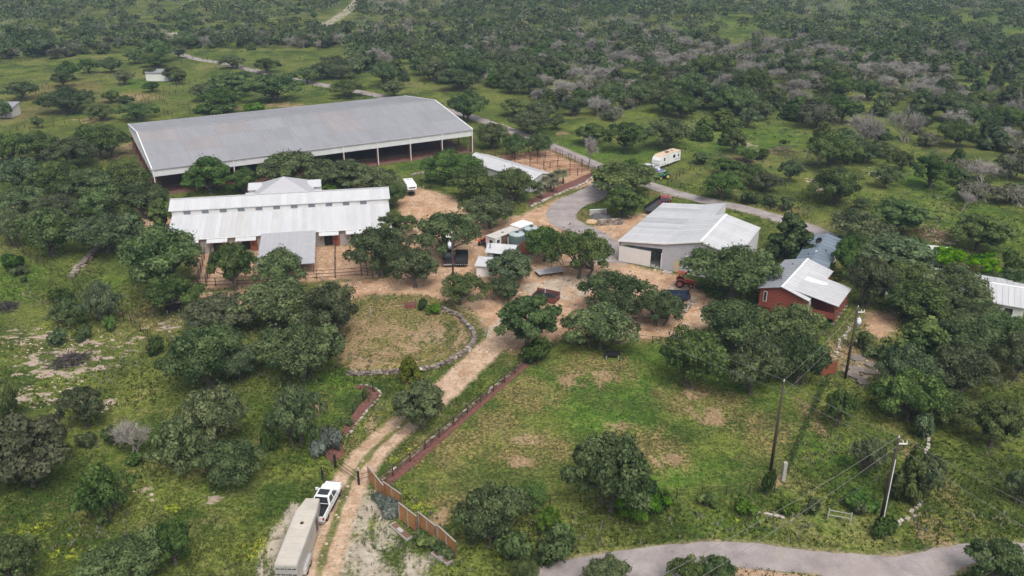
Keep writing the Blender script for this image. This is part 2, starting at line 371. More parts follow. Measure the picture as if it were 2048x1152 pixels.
    trk = t.mix(1.0, trk, t.mix(t.step(nf, .36, .64), (.78, .76, .74), (1.12, 1.12, 1.13)), 'MULTIPLY')
    c = t.mix(t.step(t.math('ADD', scc.outputs[2], t.math('MULTIPLY', wob, .38)), -.45, .4), c, trk)
    c = t.mix(t.math('MULTIPLY', t.step(t.math('ADD', strip, t.math('MULTIPLY', wob, .30)), -.1, .3), .85), c, g)
    # gravelly road edges
    sh = t.math('ADD', shoulder, t.math('MULTIPLY', wob, .5))
    c = t.mix(t.math('MULTIPLY', t.step(sh, -.7, .6), .75), c, t.mix(.5, earth, (.33, .29, .24)))
    bump = t.math('ADD', t.math('MULTIPLY', nf, .6), t.math('MULTIPLY', nff, .4))
    return t.finish(c, .95, bump, .55, .16, 0, .1)
GM = ground_material()
nx, ny = len(xs), len(ys)
ii, jj = np.meshgrid(np.arange(nx - 1), np.arange(ny - 1)); b0 = (jj * nx + ii).ravel()
faces = np.stack([b0, b0 + 1, b0 + 1 + nx, b0 + nx], 1)
allv = np.stack([fx, fy, np.zeros_like(fx)], 1)
fmean = lambda a: a[faces].mean(1)
cls = np.zeros(len(faces), int)
cls[fmean(lawn_sd) > 0] = 1
cls[fmean(yard_sd) > 0] = 2
cls[(fmean(drive_sd) > 0) & (cls != 2)] = 3
for k, nm in enumerate(("ground", "lawn", "dirt_yard", "dirt_driveway")):
    fs = faces[cls == k]; used, inv = np.unique(fs, return_inverse=True)
    me = mesh_np(nm, allv[used], inv.reshape(-1, 4), GM, {'fa': ('FLOAT_COLOR', attrA[used]), 'fb': ('FLOAT_COLOR', attrB[used]), 'fc': ('FLOAT_COLOR', attrC[used])})
    tag(link(nm, me), {"ground": "rough green grassland with limestone patches around the ranch", "lawn": "mown paddock turf with dry streaks beside the driveway",
                       "dirt_yard": "orange tan bare earth yard between the barns", "dirt_driveway": "tan two track dirt driveway from the gate to the yard"}[nm], None, None, 'structure')
# ---- asphalt
def asphalt():
    t = NT("worn_asphalt"); pos = t.n('ShaderNodeNewGeometry').outputs['Position']
    n1 = t.noise(pos, .35, 5, .65); nf = t.noise(pos, 6, 3, .7); cr = t.n('ShaderNodeTexVoronoi', {'Vector': t.n('ShaderNodeVectorMath', {0: t.n('ShaderNodeMapping', {'Vector': pos, 'Scale': (.3, .3, 1)}).outputs[0], 1: t.n('ShaderNodeTexNoise', {'Vector': pos, 'Scale': .9, 'Detail': 5.0, 'Roughness': .7}).outputs['Color']}, operation='ADD').outputs[0], 'Scale': 1.0}, feature='DISTANCE_TO_EDGE').outputs[0]
    c = t.mix(t.step(n1, .3, .7), (.235, .205, .200), (.360, .322, .312))
    c = t.mix(1.0, c, t.mix(t.step(nf, .2, .8), (.84, .84, .84), (1.12, 1.12, 1.12)), 'MULTIPLY')
    c = t.mix(t.math('MULTIPLY', t.math('SUBTRACT', 1.0, t.step(cr, .004, .022)), t.math('MULTIPLY', t.step(n1, .46, .60), .5)), c, (.09, .08, .075))
    c = t.mix(t.math('MULTIPLY', t.step(t.noise(pos, .8, 5, .75), .62, .70), .6), c, (.13, .12, .115))
    n2 = t.noise(pos, .12, 4, .6)
    c = t.mix(t.math('MULTIPLY', t.step(n2, .5, .7), .5), c, (.36, .30, .25))
    return t.finish(c, .92, nf, .2, .02, 0, .15)
AM = asphalt()
def ribbon(name, pts, half, label, m, z=.03, jit=.18):
    pts = [np.array(p[:2]) for p in pts]; n = len(pts); L = []; 
    v = []; f = []
    for i, p in enumerate(pts):
        d = pts[min(i + 1, n - 1)] - pts[max(i - 1, 0)]; d = d / (np.linalg.norm(d) + 1e-9); nn = np.array([-d[1], d[0]])
        h = half if np.isscalar(half) else np.interp(i / (n - 1), *half)
        a = p + nn * (h + rng.normal() * jit); b = p - nn * (h + rng.normal() * jit)
        v += [(a[0], a[1], z), (p[0], p[1], z + .03), (b[0], b[1], z)]
        if i: k = 3 * i; f += [(k - 3, k - 2, k + 1, k), (k - 2, k - 1, k + 2, k + 1)]
    me = bpy.data.meshes.new(name); me.from_pydata(v, [], f); me.update()
    return tag(link(name, me, m), label, None, None, 'structure')
ribbon("ranch_road", ROAD_MAIN, 1.9, "narrow pale asphalt lane running past the barns to the far pasture", AM)
ribbon("ranch_road", ROAD_LOOP, ([0, .3, .6, 1], [2.4, 3.7, 3.0, 2.9]), "asphalt spur curving from the lane to the grey workshop", AM, .045)
up = spline(g2(BOT_UP), 1.0); lo = spline(g2(BOT_LO), 1.0)
up = [p + rng.normal(0, .10, 2) for p in up]; lo = [p + rng.normal(0, .12, 2) for p in lo]
bm = bmesh.new(); bm.faces.new([bm.verts.new((p[0], p[1], .03)) for p in up + lo]); bmesh.ops.triangulate(bm, faces=bm.faces)
me = bpy.data.meshes.new("county_road"); bm.to_mesh(me); bm.free()
tag(link("county_road", me, AM), "curving pale asphalt road along the bottom edge", None, None, 'structure')
# soft tan shoulder below the road
shm = mat("shoulder_earth", (.40, .27, .18), .95, .25, .6)
bm = bmesh.new(); bm.faces.new([bm.verts.new((*P(x, y)[:2], .035)) for x, y in ((1405, 1141), (1450, 1133), (1540, 1143), (1640, 1155), (1690, 1172), (1600, 1166), (1500, 1158), (1420, 1160))])
me = bpy.data.meshes.new("road_shoulder"); bm.to_mesh(me); bm.free()
tag(link("road_shoulder", me, shm), "orange earth shoulder under the asphalt road edge", None, None, 'structure')
# ================================================================ TREES
def leaf_mat(name, dark, light, trans=.32, ovar=.24, hue=.045):
    t = NT(name)
    tint = t.n('ShaderNodeAttribute', attribute_name='tint').outputs['Fac']
    rn = t.n('ShaderNodeObjectInfo').outputs['Random']
    c = t.mix(tint, dark, light)
    g = t.math('MULTIPLY_ADD', rn, ovar * 2, 1 - ovar)
    hs = t.n('ShaderNodeHueSaturation', {'Hue': t.math('MULTIPLY_ADD', t.math('FRACT', t.math('MULTIPLY', rn, 7.31)), hue, .5 - hue / 2), 'Saturation': t.math('MULTIPLY_ADD', t.math('FRACT', t.math('MULTIPLY', rn, 3.77)), .35, .8), 'Value': g, 'Color': c}).outputs[0]
    d = t.n('ShaderNodeBsdfPrincipled', {'Base Color': hs, 'Roughness': .65, 'Specular IOR Level': .1})
    tr = t.n('ShaderNodeBsdfTranslucent', {'Color': hs})
    mx = t.n('ShaderNodeMixShader', {0: trans, 1: d.outputs[0], 2: tr.outputs[0]})
    t.t.links.new(mx.outputs[0], t.out.inputs[0]); return t.m
LM = {'oak': leaf_mat("oak_leaves", (.030, .056, .019), (.172, .226, .080)),
      'oakg': leaf_mat("grey_oak_leaves", (.048, .074, .030), (.188, .228, .100)),
      'bright': leaf_mat("bright_leaves", (.046, .098, .016), (.155, .250, .048), .32),
      'cedar': leaf_mat("cedar_leaves", (.030, .052, .017), (.118, .152, .050), .15),
      'yellow': leaf_mat("yellow_green_leaves", (.055, .075, .014), (.130, .150, .030), .25),
      'sage': leaf_mat("sage_leaves", (.075, .095, .075), (.190, .215, .180), .15),
      'bush': leaf_mat("bush_leaves", (.028, .054, .015), (.095, .145, .040), .25),
      'brown': leaf_mat("brown_brush_leaves", (.052, .062, .028), (.150, .158, .080), .15),
      'vine': leaf_mat("vine_leaves", (.07, .15, .014), (.23, .37, .035), .4),
      'palm': leaf_mat("palm_leaves", (.16, .17, .085), (.36, .36, .22), .15),
      'twig': leaf_mat("dead_twigs", (.19, .175, .155), (.40, .37, .335), .0, .15)}
BARK = mat("oak_bark", (.12, .10, .085), .95, .35, 2.5)
GREYWOOD = mat("dead_wood", (.30, .27, .25), .95, .25, 2.0)

def unit(v): return v / (np.linalg.norm(v, axis=-1, keepdims=True) + 1e-9)
def leaf_quads(rg, pos, nrm, size, aspect=.62, jit=.42):
    n = len(pos)
    nrm = unit(nrm + rg.normal(0, jit, (n, 3)))
    tdir = unit(np.cross(nrm, rg.normal(0, 1, (n, 3)))); bdir = np.cross(nrm, tdir)
    s = size * np.clip(rg.lognormal(-.05, .38, (n, 1)), .4, 2.2); a = aspect * rg.uniform(.6, 1.3, (n, 1))
    off = nrm * s * rg.uniform(-.25, .25, (n, 1))
    v = np.stack([pos - tdir * s, pos - bdir * s * a + off, pos + tdir * s * rg.uniform(.7, 1.1, (n, 1)), pos + bdir * s * a + off], 1)
    return v.reshape(-1, 3), np.repeat(np.clip(rg.normal(.45, .26, n), 0, 1), 4)
def lobe_leaves(rg, cen, rad, n_tot, size, flat=.72, inner=.3):
    w_ = rad ** 2; k = rg.choice(len(cen), n_tot, p=w_ / w_.sum())
    d = unit(rg.normal(0, 1, (n_tot, 3)))
    low = (d[:, 2] < -.25) & (rg.random(n_tot) < .55); d[low, 2] *= -1
    r = rad[k] * (inner + (1 - inner) * rg.random(n_tot) ** .45) * (1 + .16 * np.sin(d[:, 0] * 5 + k) * np.cos(d[:, 1] * 6 + k * 2))
    pos = cen[k] + d * r[:, None] * np.array([1, 1, flat])
    v, t = leaf_quads(rg, pos, d + np.array([0, 0, .35]), size)
    # each lobe has its own leaf tone
    lt = rg.normal(0, .22, len(cen)); t = np.clip(t + np.repeat(lt[k], 4), 0, 1)
    return v, t
def quads_mesh(name, v, t, m):
    f = np.arange(len(v), dtype=np.int32).reshape(-1, 4)
    return mesh_np(name, v, f, m, {'tint': ('FLOAT', t)})
def limb(mb, rg, p0, p1, r0, r1, segs=4, bend=.12):
    p0 = np.array(p0, float); p1 = np.array(p1, float); L = np.linalg.norm(p1 - p0); prev = p0
    for i in range(1, segs + 1):
        q = p0 + (p1 - p0) * i / segs
        if i < segs: q = q + rg.normal(0, bend * L / segs * 1.4, 3)
        mb.tube(prev, q, r0 + (r1 - r0) * (i - 1) / segs, r0 + (r1 - r0) * i / segs, 6); prev = q
def oak_proto(seed, H=8.0, Rr=6.0, lobes=30, leaves=7000, size=.172, m='oak', stems=1, flat=.72, asym=.0, sparse=False, low=.30):
    rg = np.random.default_rng(seed)
    cen = []; rad = []
    ph = rg.uniform(0, 6.28, 3)
    lobes = int(lobes * 1.3)
    for i in range(lobes):
        a = 6.283 * (i * .618034) + rg.normal(0, .25); q = math.sqrt((i + .5) / lobes) * .86
        edge = 1 + .22 * math.sin(2 * a + ph[0]) + .17 * math.sin(3 * a + ph[1])
        rr = q * Rr * edge * rg.uniform(.86, 1.1)
        if q > .3 and rg.random() < .13: rr *= .6
        rr = min(rr, Rr * .88)
        top = low + (1 - low) * (1 - (q / .95) ** 2.2 * .62)
        z = H * (top * rg.uniform(.80, .98) - .1)
        cen.append((rr * math.cos(a) + asym * Rr * q, rr * math.sin(a), z)); rad.append(Rr * rg.uniform(.145, .255) * (1.1 - .2 * q))
    for i in range(lobes // 4):   # inner and lower fill
        a = rg.uniform(0, 6.283); q = rg.uniform(.15, .72)
        cen.append((q * Rr * math.cos(a) + asym * Rr * q, q * Rr * math.sin(a), H * rg.uniform(low + .02, .62))); rad.append(Rr * rg.uniform(.16, .26))
    cen = np.array(cen); rad = np.array(rad)
    cen[:, 2] = np.minimum(cen[:, 2], H - rad * flat)
    leaves = int(leaves * 2.0); v, t = lobe_leaves(rg, cen, rad, leaves, size, flat, .5)
    # loose sprigs past the outline
    n2 = leaves // 14; k = rg.choice(len(cen), n2); d = unit(rg.normal(0, 1, (n2, 3)) + np.array([0, 0, .3]))
    v2, t2 = leaf_quads(rg, cen[k] + d * (rad[k] * rg.uniform(1.0, 1.28, n2))[:, None], d, size * .9)
    crown = quads_mesh("crown", np.concatenate([v, v2]), np.concatenate([t, t2]), LM[m])
    mb = MB(); zf = H * .20
    for s_ in range(stems):
        ang = rg.uniform(0, 6.283); bx = (.25 * Rr * (s_ > 0)) * rg.uniform(.6, 1.2)
        base = np.array([bx * math.cos(ang), bx * math.sin(ang), -.1]); fork = base * 1.25 + np.array([rg.normal(0, .3), rg.normal(0, .3), zf])
        rb = .042 * H * (1 if s_ == 0 else .75)
        mb.tube(base, base * .98 + np.array([0, 0, .35]), rb * 1.5, rb * 1.08, 8); limb(mb, rg, base * .98 + np.array([0, 0, .33]), fork, rb * 1.08, rb * .8, 3, .05)
        pick = rg.choice(lobes, min(lobes, 12), replace=False)
        for j in pick:
            limb(mb, rg, fork, cen[j] * np.array([.93, .93, .94]), rb * .52, rb * .10, 5, .16)
        for j in pick[:8]:
            dd = unit(cen[j] - np.array([0, 0, H * .35])); limb(mb, rg, cen[j] * np.array([.93, .93, .94]), cen[j] + dd * rad[j] * rg.uniform(1.05, 1.35) + rg.normal(0, .2, 3), .04, .012, 3, .2)
    trunk = mb.mesh("trunk", BARK, True)
    return trunk, crown, H, Rr
def cedar_proto(seed, H=6.5, Rr=3.0, m='cedar', leaves=5000):
    rg = np.random.default_rng(seed); cen = []; rad = []
    for i in range(26):
        z = H * (.12 + .8 * (i / 25)); q = (1 - (i / 25) ** 1.5 * .8) * Rr * .68 * rg.uniform(.7, 1.1); a = i * 2.4 + rg.normal(0, .3)
        cen.append((q * math.cos(a), q * math.sin(a), z)); rad.append(Rr * rg.uniform(.24, .36) * (1.05 - .45 * i / 25))
    v, t = lobe_leaves(rg, np.array(cen), np.array(rad), leaves, .20, 1.0, .45)
    mb = MB(); mb.tube((0, 0, -.1), (0, 0, H * .85), .18, .03, 7)
    for i in range(0, 26, 3): limb(mb, rg, (0, 0, cen[i][2] * .6), np.array(cen[i]), .05, .02, 3, .1)
    return mb.mesh("trunk", BARK, True), quads_mesh("crown", v, t, LM[m]), H, Rr
def bush_proto(seed, H=1.6, Rr=1.4, m='bush', leaves=1100, size=.15):
    rg = np.random.default_rng(seed); n = 11; a = rg.uniform(0, 6.283, n); q = np.sqrt(rg.random(n)) * .62 * Rr
    rad = rg.uniform(.28, .48, n) * Rr
    cen = np.stack([q * np.cos(a), q * np.sin(a), np.clip(H * rg.uniform(.3, .72, n) * (1.1 - .4 * q / Rr), .2, H)], 1)
    v, t = lobe_leaves(rg, cen, rad, leaves, size, .85, .4); v[:, 2] = np.maximum(v[:, 2], .01)
    mb = MB()
    for i in range(6): limb(mb, rg, (rg.normal(0, .12), rg.normal(0, .12), -.05), cen[i], .045, .015, 3, .15)
    return mb.mesh("stems", BARK), quads_mesh("foliage", v, t, LM[m]), H, Rr
def twig_sticks(rg, pos, d, L, wd):
    n = len(pos); side = unit(np.cross(d, rg.normal(0, 1, (n, 3)))); L = L * rg.uniform(.4, 1.2, (n, 1)); e = pos + d * L + rg.normal(0, .12, (n, 3)) * L
    v = np.stack([pos - side * wd, pos + side * wd, e + side * wd * .4, e - side * wd * .4], 1).reshape(-1, 3)
    return v, np.repeat(rg.random(n), 4)
def dead_proto(seed, H=6.0, Rr=3.2, twigs=2200, stems=3, wood=None):
    rg = np.random.default_rng(seed); mb = MB(); tips = []; dirs = []
    for s_ in range(stems):
        a = rg.uniform(0, 6.283)
        def grow(p, d, L, r, lv):
            q = p + d * L; limb(mb, rg, p, q, r, r * .6, 2, .12)
            if lv >= 2:
                for k in range(3): tips.append(p + d * L * rg.uniform(.2, 1)); dirs.append(d)
            if lv == 4: return
            for k in range(3 if lv < 2 else 2):
                grow(p + d * L * rg.uniform(.55, 1.0), unit(d + rg.normal(0, .46, 3) + np.array([0, 0, .16])), L * rg.uniform(.58, .8), r * .55, lv + 1)
        grow(np.array([rg.normal(0, .25), rg.normal(0, .25), -.1]), unit(np.array([math.cos(a) * .5, math.sin(a) * .5, 1.])), H * .32, .11, 0)
    tips = np.array(tips); dirs = np.array(dirs); k = rg.choice(len(tips), twigs)
    d = unit(dirs[k] + rg.normal(0, .65, (twigs, 3)) + np.array([0, 0, .2]))
    v, t = twig_sticks(rg, tips[k], d, .95, .021)
    s_ = H / max(1e-3, v[:, 2].max()); v *= s_
    for i, q in enumerate(mb.v): mb.v[i] = tuple(c * s_ for c in q)
    rr = np.percentile(np.hypot(v[:, 0], v[:, 1]), 96)
    return mb.mesh("trunk", wood or GREYWOOD), quads_mesh("twigs", v, t, LM['twig']), H, rr
def brush_proto(seed, H=4.2, Rr=3.4):
    """grey brown half-leafed cedar brush"""
    rg = np.random.default_rng(seed); tr_, tw_, h, r = dead_proto(seed, H, Rr, 900, 5, BARK)
    n = 3000; n0 = 20; a = rg.uniform(0, 6.283, n0); q = np.sqrt(rg.random(n0)) * .7 * Rr; rad = rg.uniform(.2, .36, n0) * Rr
    cen = np.stack([q * np.cos(a), q * np.sin(a), H * rg.uniform(.3, .72, n0)], 1)
    v, t = lobe_leaves(rg, cen, rad, n, .17, .85, .3)
    f = quads_mesh("foliage", v, t, LM['brown'])
    return tr_, tw_, h, Rr, f
def palm_proto(seed):
    rg = np.random.default_rng(seed); mb = MB(); mb.tube((0, 0, -.1), (.05, .03, 2.0), .2, .16, 8)
    n = 420; a = rg.uniform(0, 6.283, n); el = rg.uniform(-.6, 1.3, n)
    d = np.stack([np.cos(a) * np.cos(el), np.sin(a) * np.cos(el), np.sin(el)], 1)
    base = np.array([.05, .03, 2.0]) + d * .15
    side = unit(np.cross(d, np.array([0, 0, 1.]))); L = rg.uniform(.7, 1.25, (n, 1)); wd = .045
    mid = base + d * L * .6; e = base + d * L - np.array([0, 0, .2])
    v = np.stack([base, mid - side * wd, e, mid + side * wd], 1).reshape(-1, 3)
    return mb.mesh("trunk", BARK), quads_mesh("fronds", v, np.repeat(rg.random(n), 4), LM['palm']), 2.9, 1.25

OAKS = [oak_proto(11, 8, 6, 34, 8200, stems=1), oak_proto(12, 7.4, 6, 30, 7600, stems=2, asym=.05), oak_proto(13, 8.6, 6, 38, 8600, stems=3),
        oak_proto(14, 7.8, 6, 26, 7000, stems=2, asym=-.08), oak_proto(15, 8.2, 6, 32, 7600, stems=2), oak_proto(16, 8, 6, 22, 5600, stems=1, asym=.12)]
OAKG = [oak_proto(21, 8, 6, 32, 6600, m='oakg', stems=2), oak_proto(22, 7.6, 6, 26, 5600, m='oakg', stems=3, asym=.06)]
TALL = [oak_proto(25, 8, 4.6, 26, 6600, stems=1, low=.22), oak_proto(26, 8.4, 4.4, 28, 6400, stems=1, low=.26)]
BRIGHT = [oak_proto(31, 8, 5.2, 28, 6400, m='bright', stems=2, low=.16), oak_proto(32, 7.6, 5, 24, 5600, m='bright', stems=1, low=.18)]
WIND = [oak_proto(35, 8, 6.4, 22, 4600, m='oak', stems=1, asym=.35, low=.3)]
SPARSE = [oak_proto(41, 7, 5.5, 22, 2600, .22, 'oakg', 3), oak_proto(42, 6.6, 5.5, 20, 2200, .22, 'oak', 2)]
CEDAR = [cedar_proto(51), cedar_proto(52, 6, 3.2), cedar_proto(53, 5.5, 3.4, 'oak')]
YCEDAR = [cedar_proto(55, 4.2, 3.0, 'yellow', 4600)]
DEAD = [dead_proto(61), dead_proto(62, 5.5, 3.4, 1700, 4), dead_proto(63, 7, 3, 1300, 2)]
BRUSH = [brush_proto(65), brush_proto(66, 3.8, 3.6)]
BUSH = [bush_proto(71), bush_proto(72, 1.5, 1.5), bush_proto(73, 1.8, 1.3, 'oak')]
BBUSH = [bush_proto(75, 1.6, 1.4, 'bright')]
SAGE = [bush_proto(76, 1.5, 1.5, 'sage', 1500)]
PALM = [palm_proto(81), palm_proto(82)]
BARE = [dead_proto(91, 9, 3.2, 2600, 1)]
BROWN = [oak_proto(45, 6, 5.5, 22, 3600, .2, 'brown', 4, low=.2)]
KIND = {  # name, protos, describing words, category, (part names)
    'o': ('live_oak', OAKS, 'dark green spreading oak', 'tree'), 'g': ('live_oak', OAKG, 'grey green spreading oak', 'tree'), 't': ('live_oak', TALL, 'upright dark green oak', 'tree'),
    'b': ('leafy_tree', BRIGHT, 'bright green leafy tree', 'tree'), 'w': ('live_oak', WIND, 'windswept leaning oak', 'tree'), 's': ('sparse_oak', SPARSE, 'thin crowned sparse oak', 'tree'),
    'c': ('juniper_tree', CEDAR, 'dense dark juniper', 'tree'), 'y': ('juniper_bush', YCEDAR, 'yellow green juniper bush', 'bush'), 'd': ('dead_tree', DEAD, 'bare grey dead tree', 'tree'),
    'r': ('brush_thicket', BRUSH, 'grey brown bare brush', 'bush'), 'u': ('bush', BUSH, 'dark green rounded bush', 'bush'), 'v': ('bush', BBUSH, 'bright green bush', 'bush'),
    'a': ('sage_bush', SAGE, 'silvery grey sage bush', 'bush'), 'p': ('palm_tree', PALM, 'short shaggy palm', 'palm'), 'k': ('thicket_tree', BROWN, 'brown grey twiggy thicket tree', 'tree'), 'e': ('bare_tree', BARE, 'tall bare grey twigged tree', 'tree')}
# kind, then the crown's box in the photograph x0 y0 x1 y1
TREES = """
o -12 262 62 330;o 40 258 122 325;o 100 268 192 345;o 150 245 255 322;o 0 310 92 392;o 75 318 178 400;o 140 330 252 412;o 215 318 302 400;g 0 368 100 440;g 80 385 172 450;o 165 370 262 442;o 245 358 345 440
b 365 308 478 395;t 298 385 356 472;g 0 400 62 496;g 45 410 168 520;o 150 420 285 515;o 228 408 292 480;o 515 298 640 378;o 612 318 702 388;t 650 308 745 392;o 700 330 800 396;o 455 335 525 390;b 638 356 696 392;b 768 358 814 418
o 250 445 412 590;o 285 550 404 630;g 168 560 246 655;s 98 598 180 655;t 428 470 516 582;o 505 500 624 578;o 480 560 640 668;o 600 562 736 674;g 366 600 512 668;o 342 650 506 778;o 522 640 692 768;o 430 690 540 760
u 293 672 336 708;u 94 576 150 606;u 4 504 56 546;u 42 552 58 565;u 22 530 60 552;v 205 630 236 664;u 95 655 140 690;u 150 650 190 680;o -20 756 60 850;t 130 763 216 858;k -40 838 150 972;k 60 830 140 900;o 365 778 500 905;o 398 880 532 972;s 305 840 425 955;d 232 828 308 905
g 546 763 658 898;s 158 928 278 1045;u 160 992 238 1045;o 188 1072 340 1180;t 308 1036 396 1130;s -20 1072 95 1185;u 148 864 198 892;u 204 852 246 890;u 520 850 560 900;u 470 900 520 950;u 250 905 290 930
a 612 878 656 914;a 636 850 688 898;a 655 862 690 885;t 788 753 900 857;y 790 713 848 760;u 834 596 858 620;v 848 607 882 629;w 866 543 974 616;o 700 446 828 560;t 752 418 832 476;t 784 484 878 578;o 830 418 966 526;o 918 386 1042 464
o 1042 446 1135 528;o 1098 454 1218 564;t 970 492 1076 574;o 976 548 1046 604;t 990 576 1116 702;u 1040 676 1108 724;o 1158 543 1302 645;o 1128 610 1272 707;o 1258 578 1364 658;o 1374 484 1545 606
o 1392 598 1540 706;g 1495 608 1642 722;o 1318 658 1452 785;o 1440 668 1562 796;o 1540 660 1644 776;b 848 292 956 374;o 900 328 1000 408;o 970 333 1074 412;g 946 242 1024 302;o 1002 264 1058 320;o 1048 262 1104 315;o 1020 238 1104 272;e 1148 262 1206 342
o 1176 340 1312 402;t 1206 368 1284 436;u 1234 316 1282 348;t 1208 234 1292 308;o 1288 230 1386 304;t 1150 240 1216 290;o 898 176 976 248;c 1518 424 1628 522;o 1655 420 1776 502;t 1736 395 1846 466;o 1608 330 1728 412;b 1652 468 1724 562;t 1700 478 1852 566;o 1688 508 1782 622
o 1760 558 1902 652;o 1752 520 1862 606;o 1828 528 1962 642;o 1888 594 2000 674;o 1938 628 2060 714;o 1850 628 1992 722;o 1988 658 2075 765;c 1768 638 1902 746;o 1748 690 1862 800;o 1850 690 1990 790;t 1900 420 2010 502;u 1778 470 1850 500;b 1690 470 1740 530;u 1990 500 2060 560;t 1990 530 2070 590
o 1744 742 1884 852;o 1828 778 1942 856;t 1928 786 2032 896;s 1638 758 1704 856;t 1802 886 1878 1004;s 1698 856 1764 952;c 1776 890 1850 1004;u 1738 1034 1794 1074;u 1602 996 1642 1028;v 1690 985 1760 1022;u 1820 820 1870 880;o 2008 936 2075 1012;t 1930 1074 2040 1170;o 1325 1112 1405 1185;o 1390 1108 1470 1185;o 1160 1118 1258 1185
o 922 970 1062 1094;b 1018 962 1098 1024;b 1072 1012 1120 1066;u 1068 1058 1158 1124;o 1132 872 1312 1034;b 1228 958 1334 1034;u 1300 980 1345 1020;v 920 1020 970 1090;u 980 1060 1070 1120;v 1100 1050 1150 1110;v 1470 1000 1520 1030;v 1556 1000 1600 1030;b 1640 640 1660 660
u 1520 935 1550 990;u 1700 1000 1740 1030;u 1390 985 1440 1015;u 1700 655 1745 700;u 1715 690 1760 712;u 725 770 738 800;u 690 835 710 852;o 1020 1120 1080 1170
o 1398 340 1486 404;t 1422 314 1480 352;o 1470 322 1528 376;g 1504 342 1564 388;t 1556 312 1603 366;t 1818 298 1898 380;o 1774 298 1828 345;t 1672 272 1723 332;d 1610 280 1660 330;d 1780 205 1842 285;d 1844 210 1926 262;r 1905 360 1990 402;r 1980 368 2070 410;d 1928 312 1998 366;t 1444 250 1494 308;o 1476 294 1514 328;u 1508 296 1540 320
u 1475 380 1520 408;u 1520 388 1555 412;u 1550 390 1590 420;t 1385 300 1420 330;u 1400 308 1415 330;o 1700 395 1740 420;d 1900 380 1960 425;c 1436 250 1470 290;c 1560 190 1625 240;r 1590 200 1680 260;d 1690 210 1760 300;t 1380 190 1420 220;c 1410 215 1480 260;o 1740 330 1800 380;r 1985 300 2060 360;c 1950 250 2020 300;t 1900 330 1940 372
o 283 108 340 138;t 342 132 374 170;t 290 128 316 160;g 230 138 270 172;o 200 112 245 148;t 158 112 200 148;o 112 120 160 165;t 105 138 150 175;o 15 158 80 205;o -10 175 22 240;t 205 176 245 206;o 90 188 190 232;g 178 205 232 245;t 232 195 270 215;o 240 208 312 246;t 286 160 320 185;o 330 130 370 165;o 378 162 440 206;t 420 150 505 200;o 400 178 485 224;t 470 140 505 165
t 510 118 560 148;o 490 168 600 210;t 590 132 640 168;o 660 165 725 198;t 690 140 715 165;o 740 118 800 178;t 765 155 812 196;o 655 108 700 150;o 880 140 960 185;u 385 208 430 226;u 300 205 320 226;u 490 206 530 222;t 535 150 560 165;v 400 205 470 230;v 480 205 535 222;g 62 230 90 258;t 0 198 25 240
o 440 108 490 140;o 290 75 350 128;t 345 85 372 118;o 250 95 290 130;t 1000 190 1060 235;o 1050 200 1110 250;o 1095 225 1130 262
""".replace("\n", ";").split(";")
LANDMARKS = [("the covered arena", 600, 270), ("the white stable", 560, 440), ("the ring of stones", 805, 670), ("the grey workshop", 1370, 470), ("the red log house", 1600, 590), ("the blue roofed cabin", 1635, 495),
             ("the long white house", 1960, 585), ("the low barn with palms", 1050, 340), ("the travel trailer", 1330, 322), ("the driveway gate", 695, 950), ("the slatted screens", 840, 1040), ("the slim utility pole", 1555, 850),
             ("the utility pole near the road", 1770, 950), ("the pole beside the log house", 1700, 690), ("the white field shed", 320, 150), ("the edge shed", 20, 220), ("the water tanks", 1030, 480), ("the burn pile", 145, 720),
             ("the bottom road", 1500, 1110), ("the livestock trailer", 590, 1080), ("the black feed trough", 347, 620), ("the paddock trough", 1225, 708), ("the bare dirt yard", 1120, 610), ("the lower meadow corner", 120, 960),
             ("the rock slabs", 1715, 740), ("the stone strip in the grass", 180, 520), ("the far lane", 560, 160), ("the upper pasture", 1500, 300), ("the thick right hand woods", 1900, 700), ("the grove beside the arena", 130, 350), ("the thinned pasture edge", 1850, 300)]
ORD = ["first", "second", "third", "fourth", "fifth", "sixth", "seventh", "eighth", "ninth", "tenth", "eleventh", "twelfth", "thirteenth", "fourteenth", "fifteenth", "sixteenth", "seventeenth", "eighteenth"]
PROTO_CACHE = {}
def plant(kind, base, rx, h, label, group, rz=None):
    nm, protos, words_, cat = KIND[kind]
    i = random.randrange(len(protos)); pr = protos[i]
    o = thing(nm, label, cat, base, random.uniform(0, 6.283) if rz is None else rz, group)
    if kind in 'dreb' : pass
    o.scale = (rx / pr[3], rx / pr[3] * random.uniform(.93, 1.07), h / pr[2])
    link(pr[0].name.split('.')[0], pr[0], None, o); link(pr[1].name.split('.')[0], pr[1], None, o)
    if len(pr) > 4: link('foliage', pr[4], None, o)
    return o
placed = []
for ent in TREES:
    ent = ent.strip()
    if not ent: continue
    k, x0, y0, x1, y1 = ent.split(); x0, y0, x1, y1 = map(float, (x0, y0, x1, y1))
    xc = (x0 + x1) / 2; wpx = x1 - x0
    yb = y1 - (.03 if k in 'uvaypcdetr' else .06) * wpx
    sx, sh = scale_at(xc, yb)
    rx = wpx / 2 / sx * (1.0 if k in 'uvay' else 1.10)
    h = max((yb - y0) / sh, .8)
    if k in 'ogbsw': h = min(max(h * .95, rx * .95), rx * 2.4)
    elif k == 't': h = min(max(h * .92, rx * 1.2), rx * 3)
    else: h = max(h * .95, rx * .55)
    placed.append([k, xc, yb, rx, h, P(xc, yb), (x0 + x1) / 2, (y0 + y1) / 2])
bykey = {}
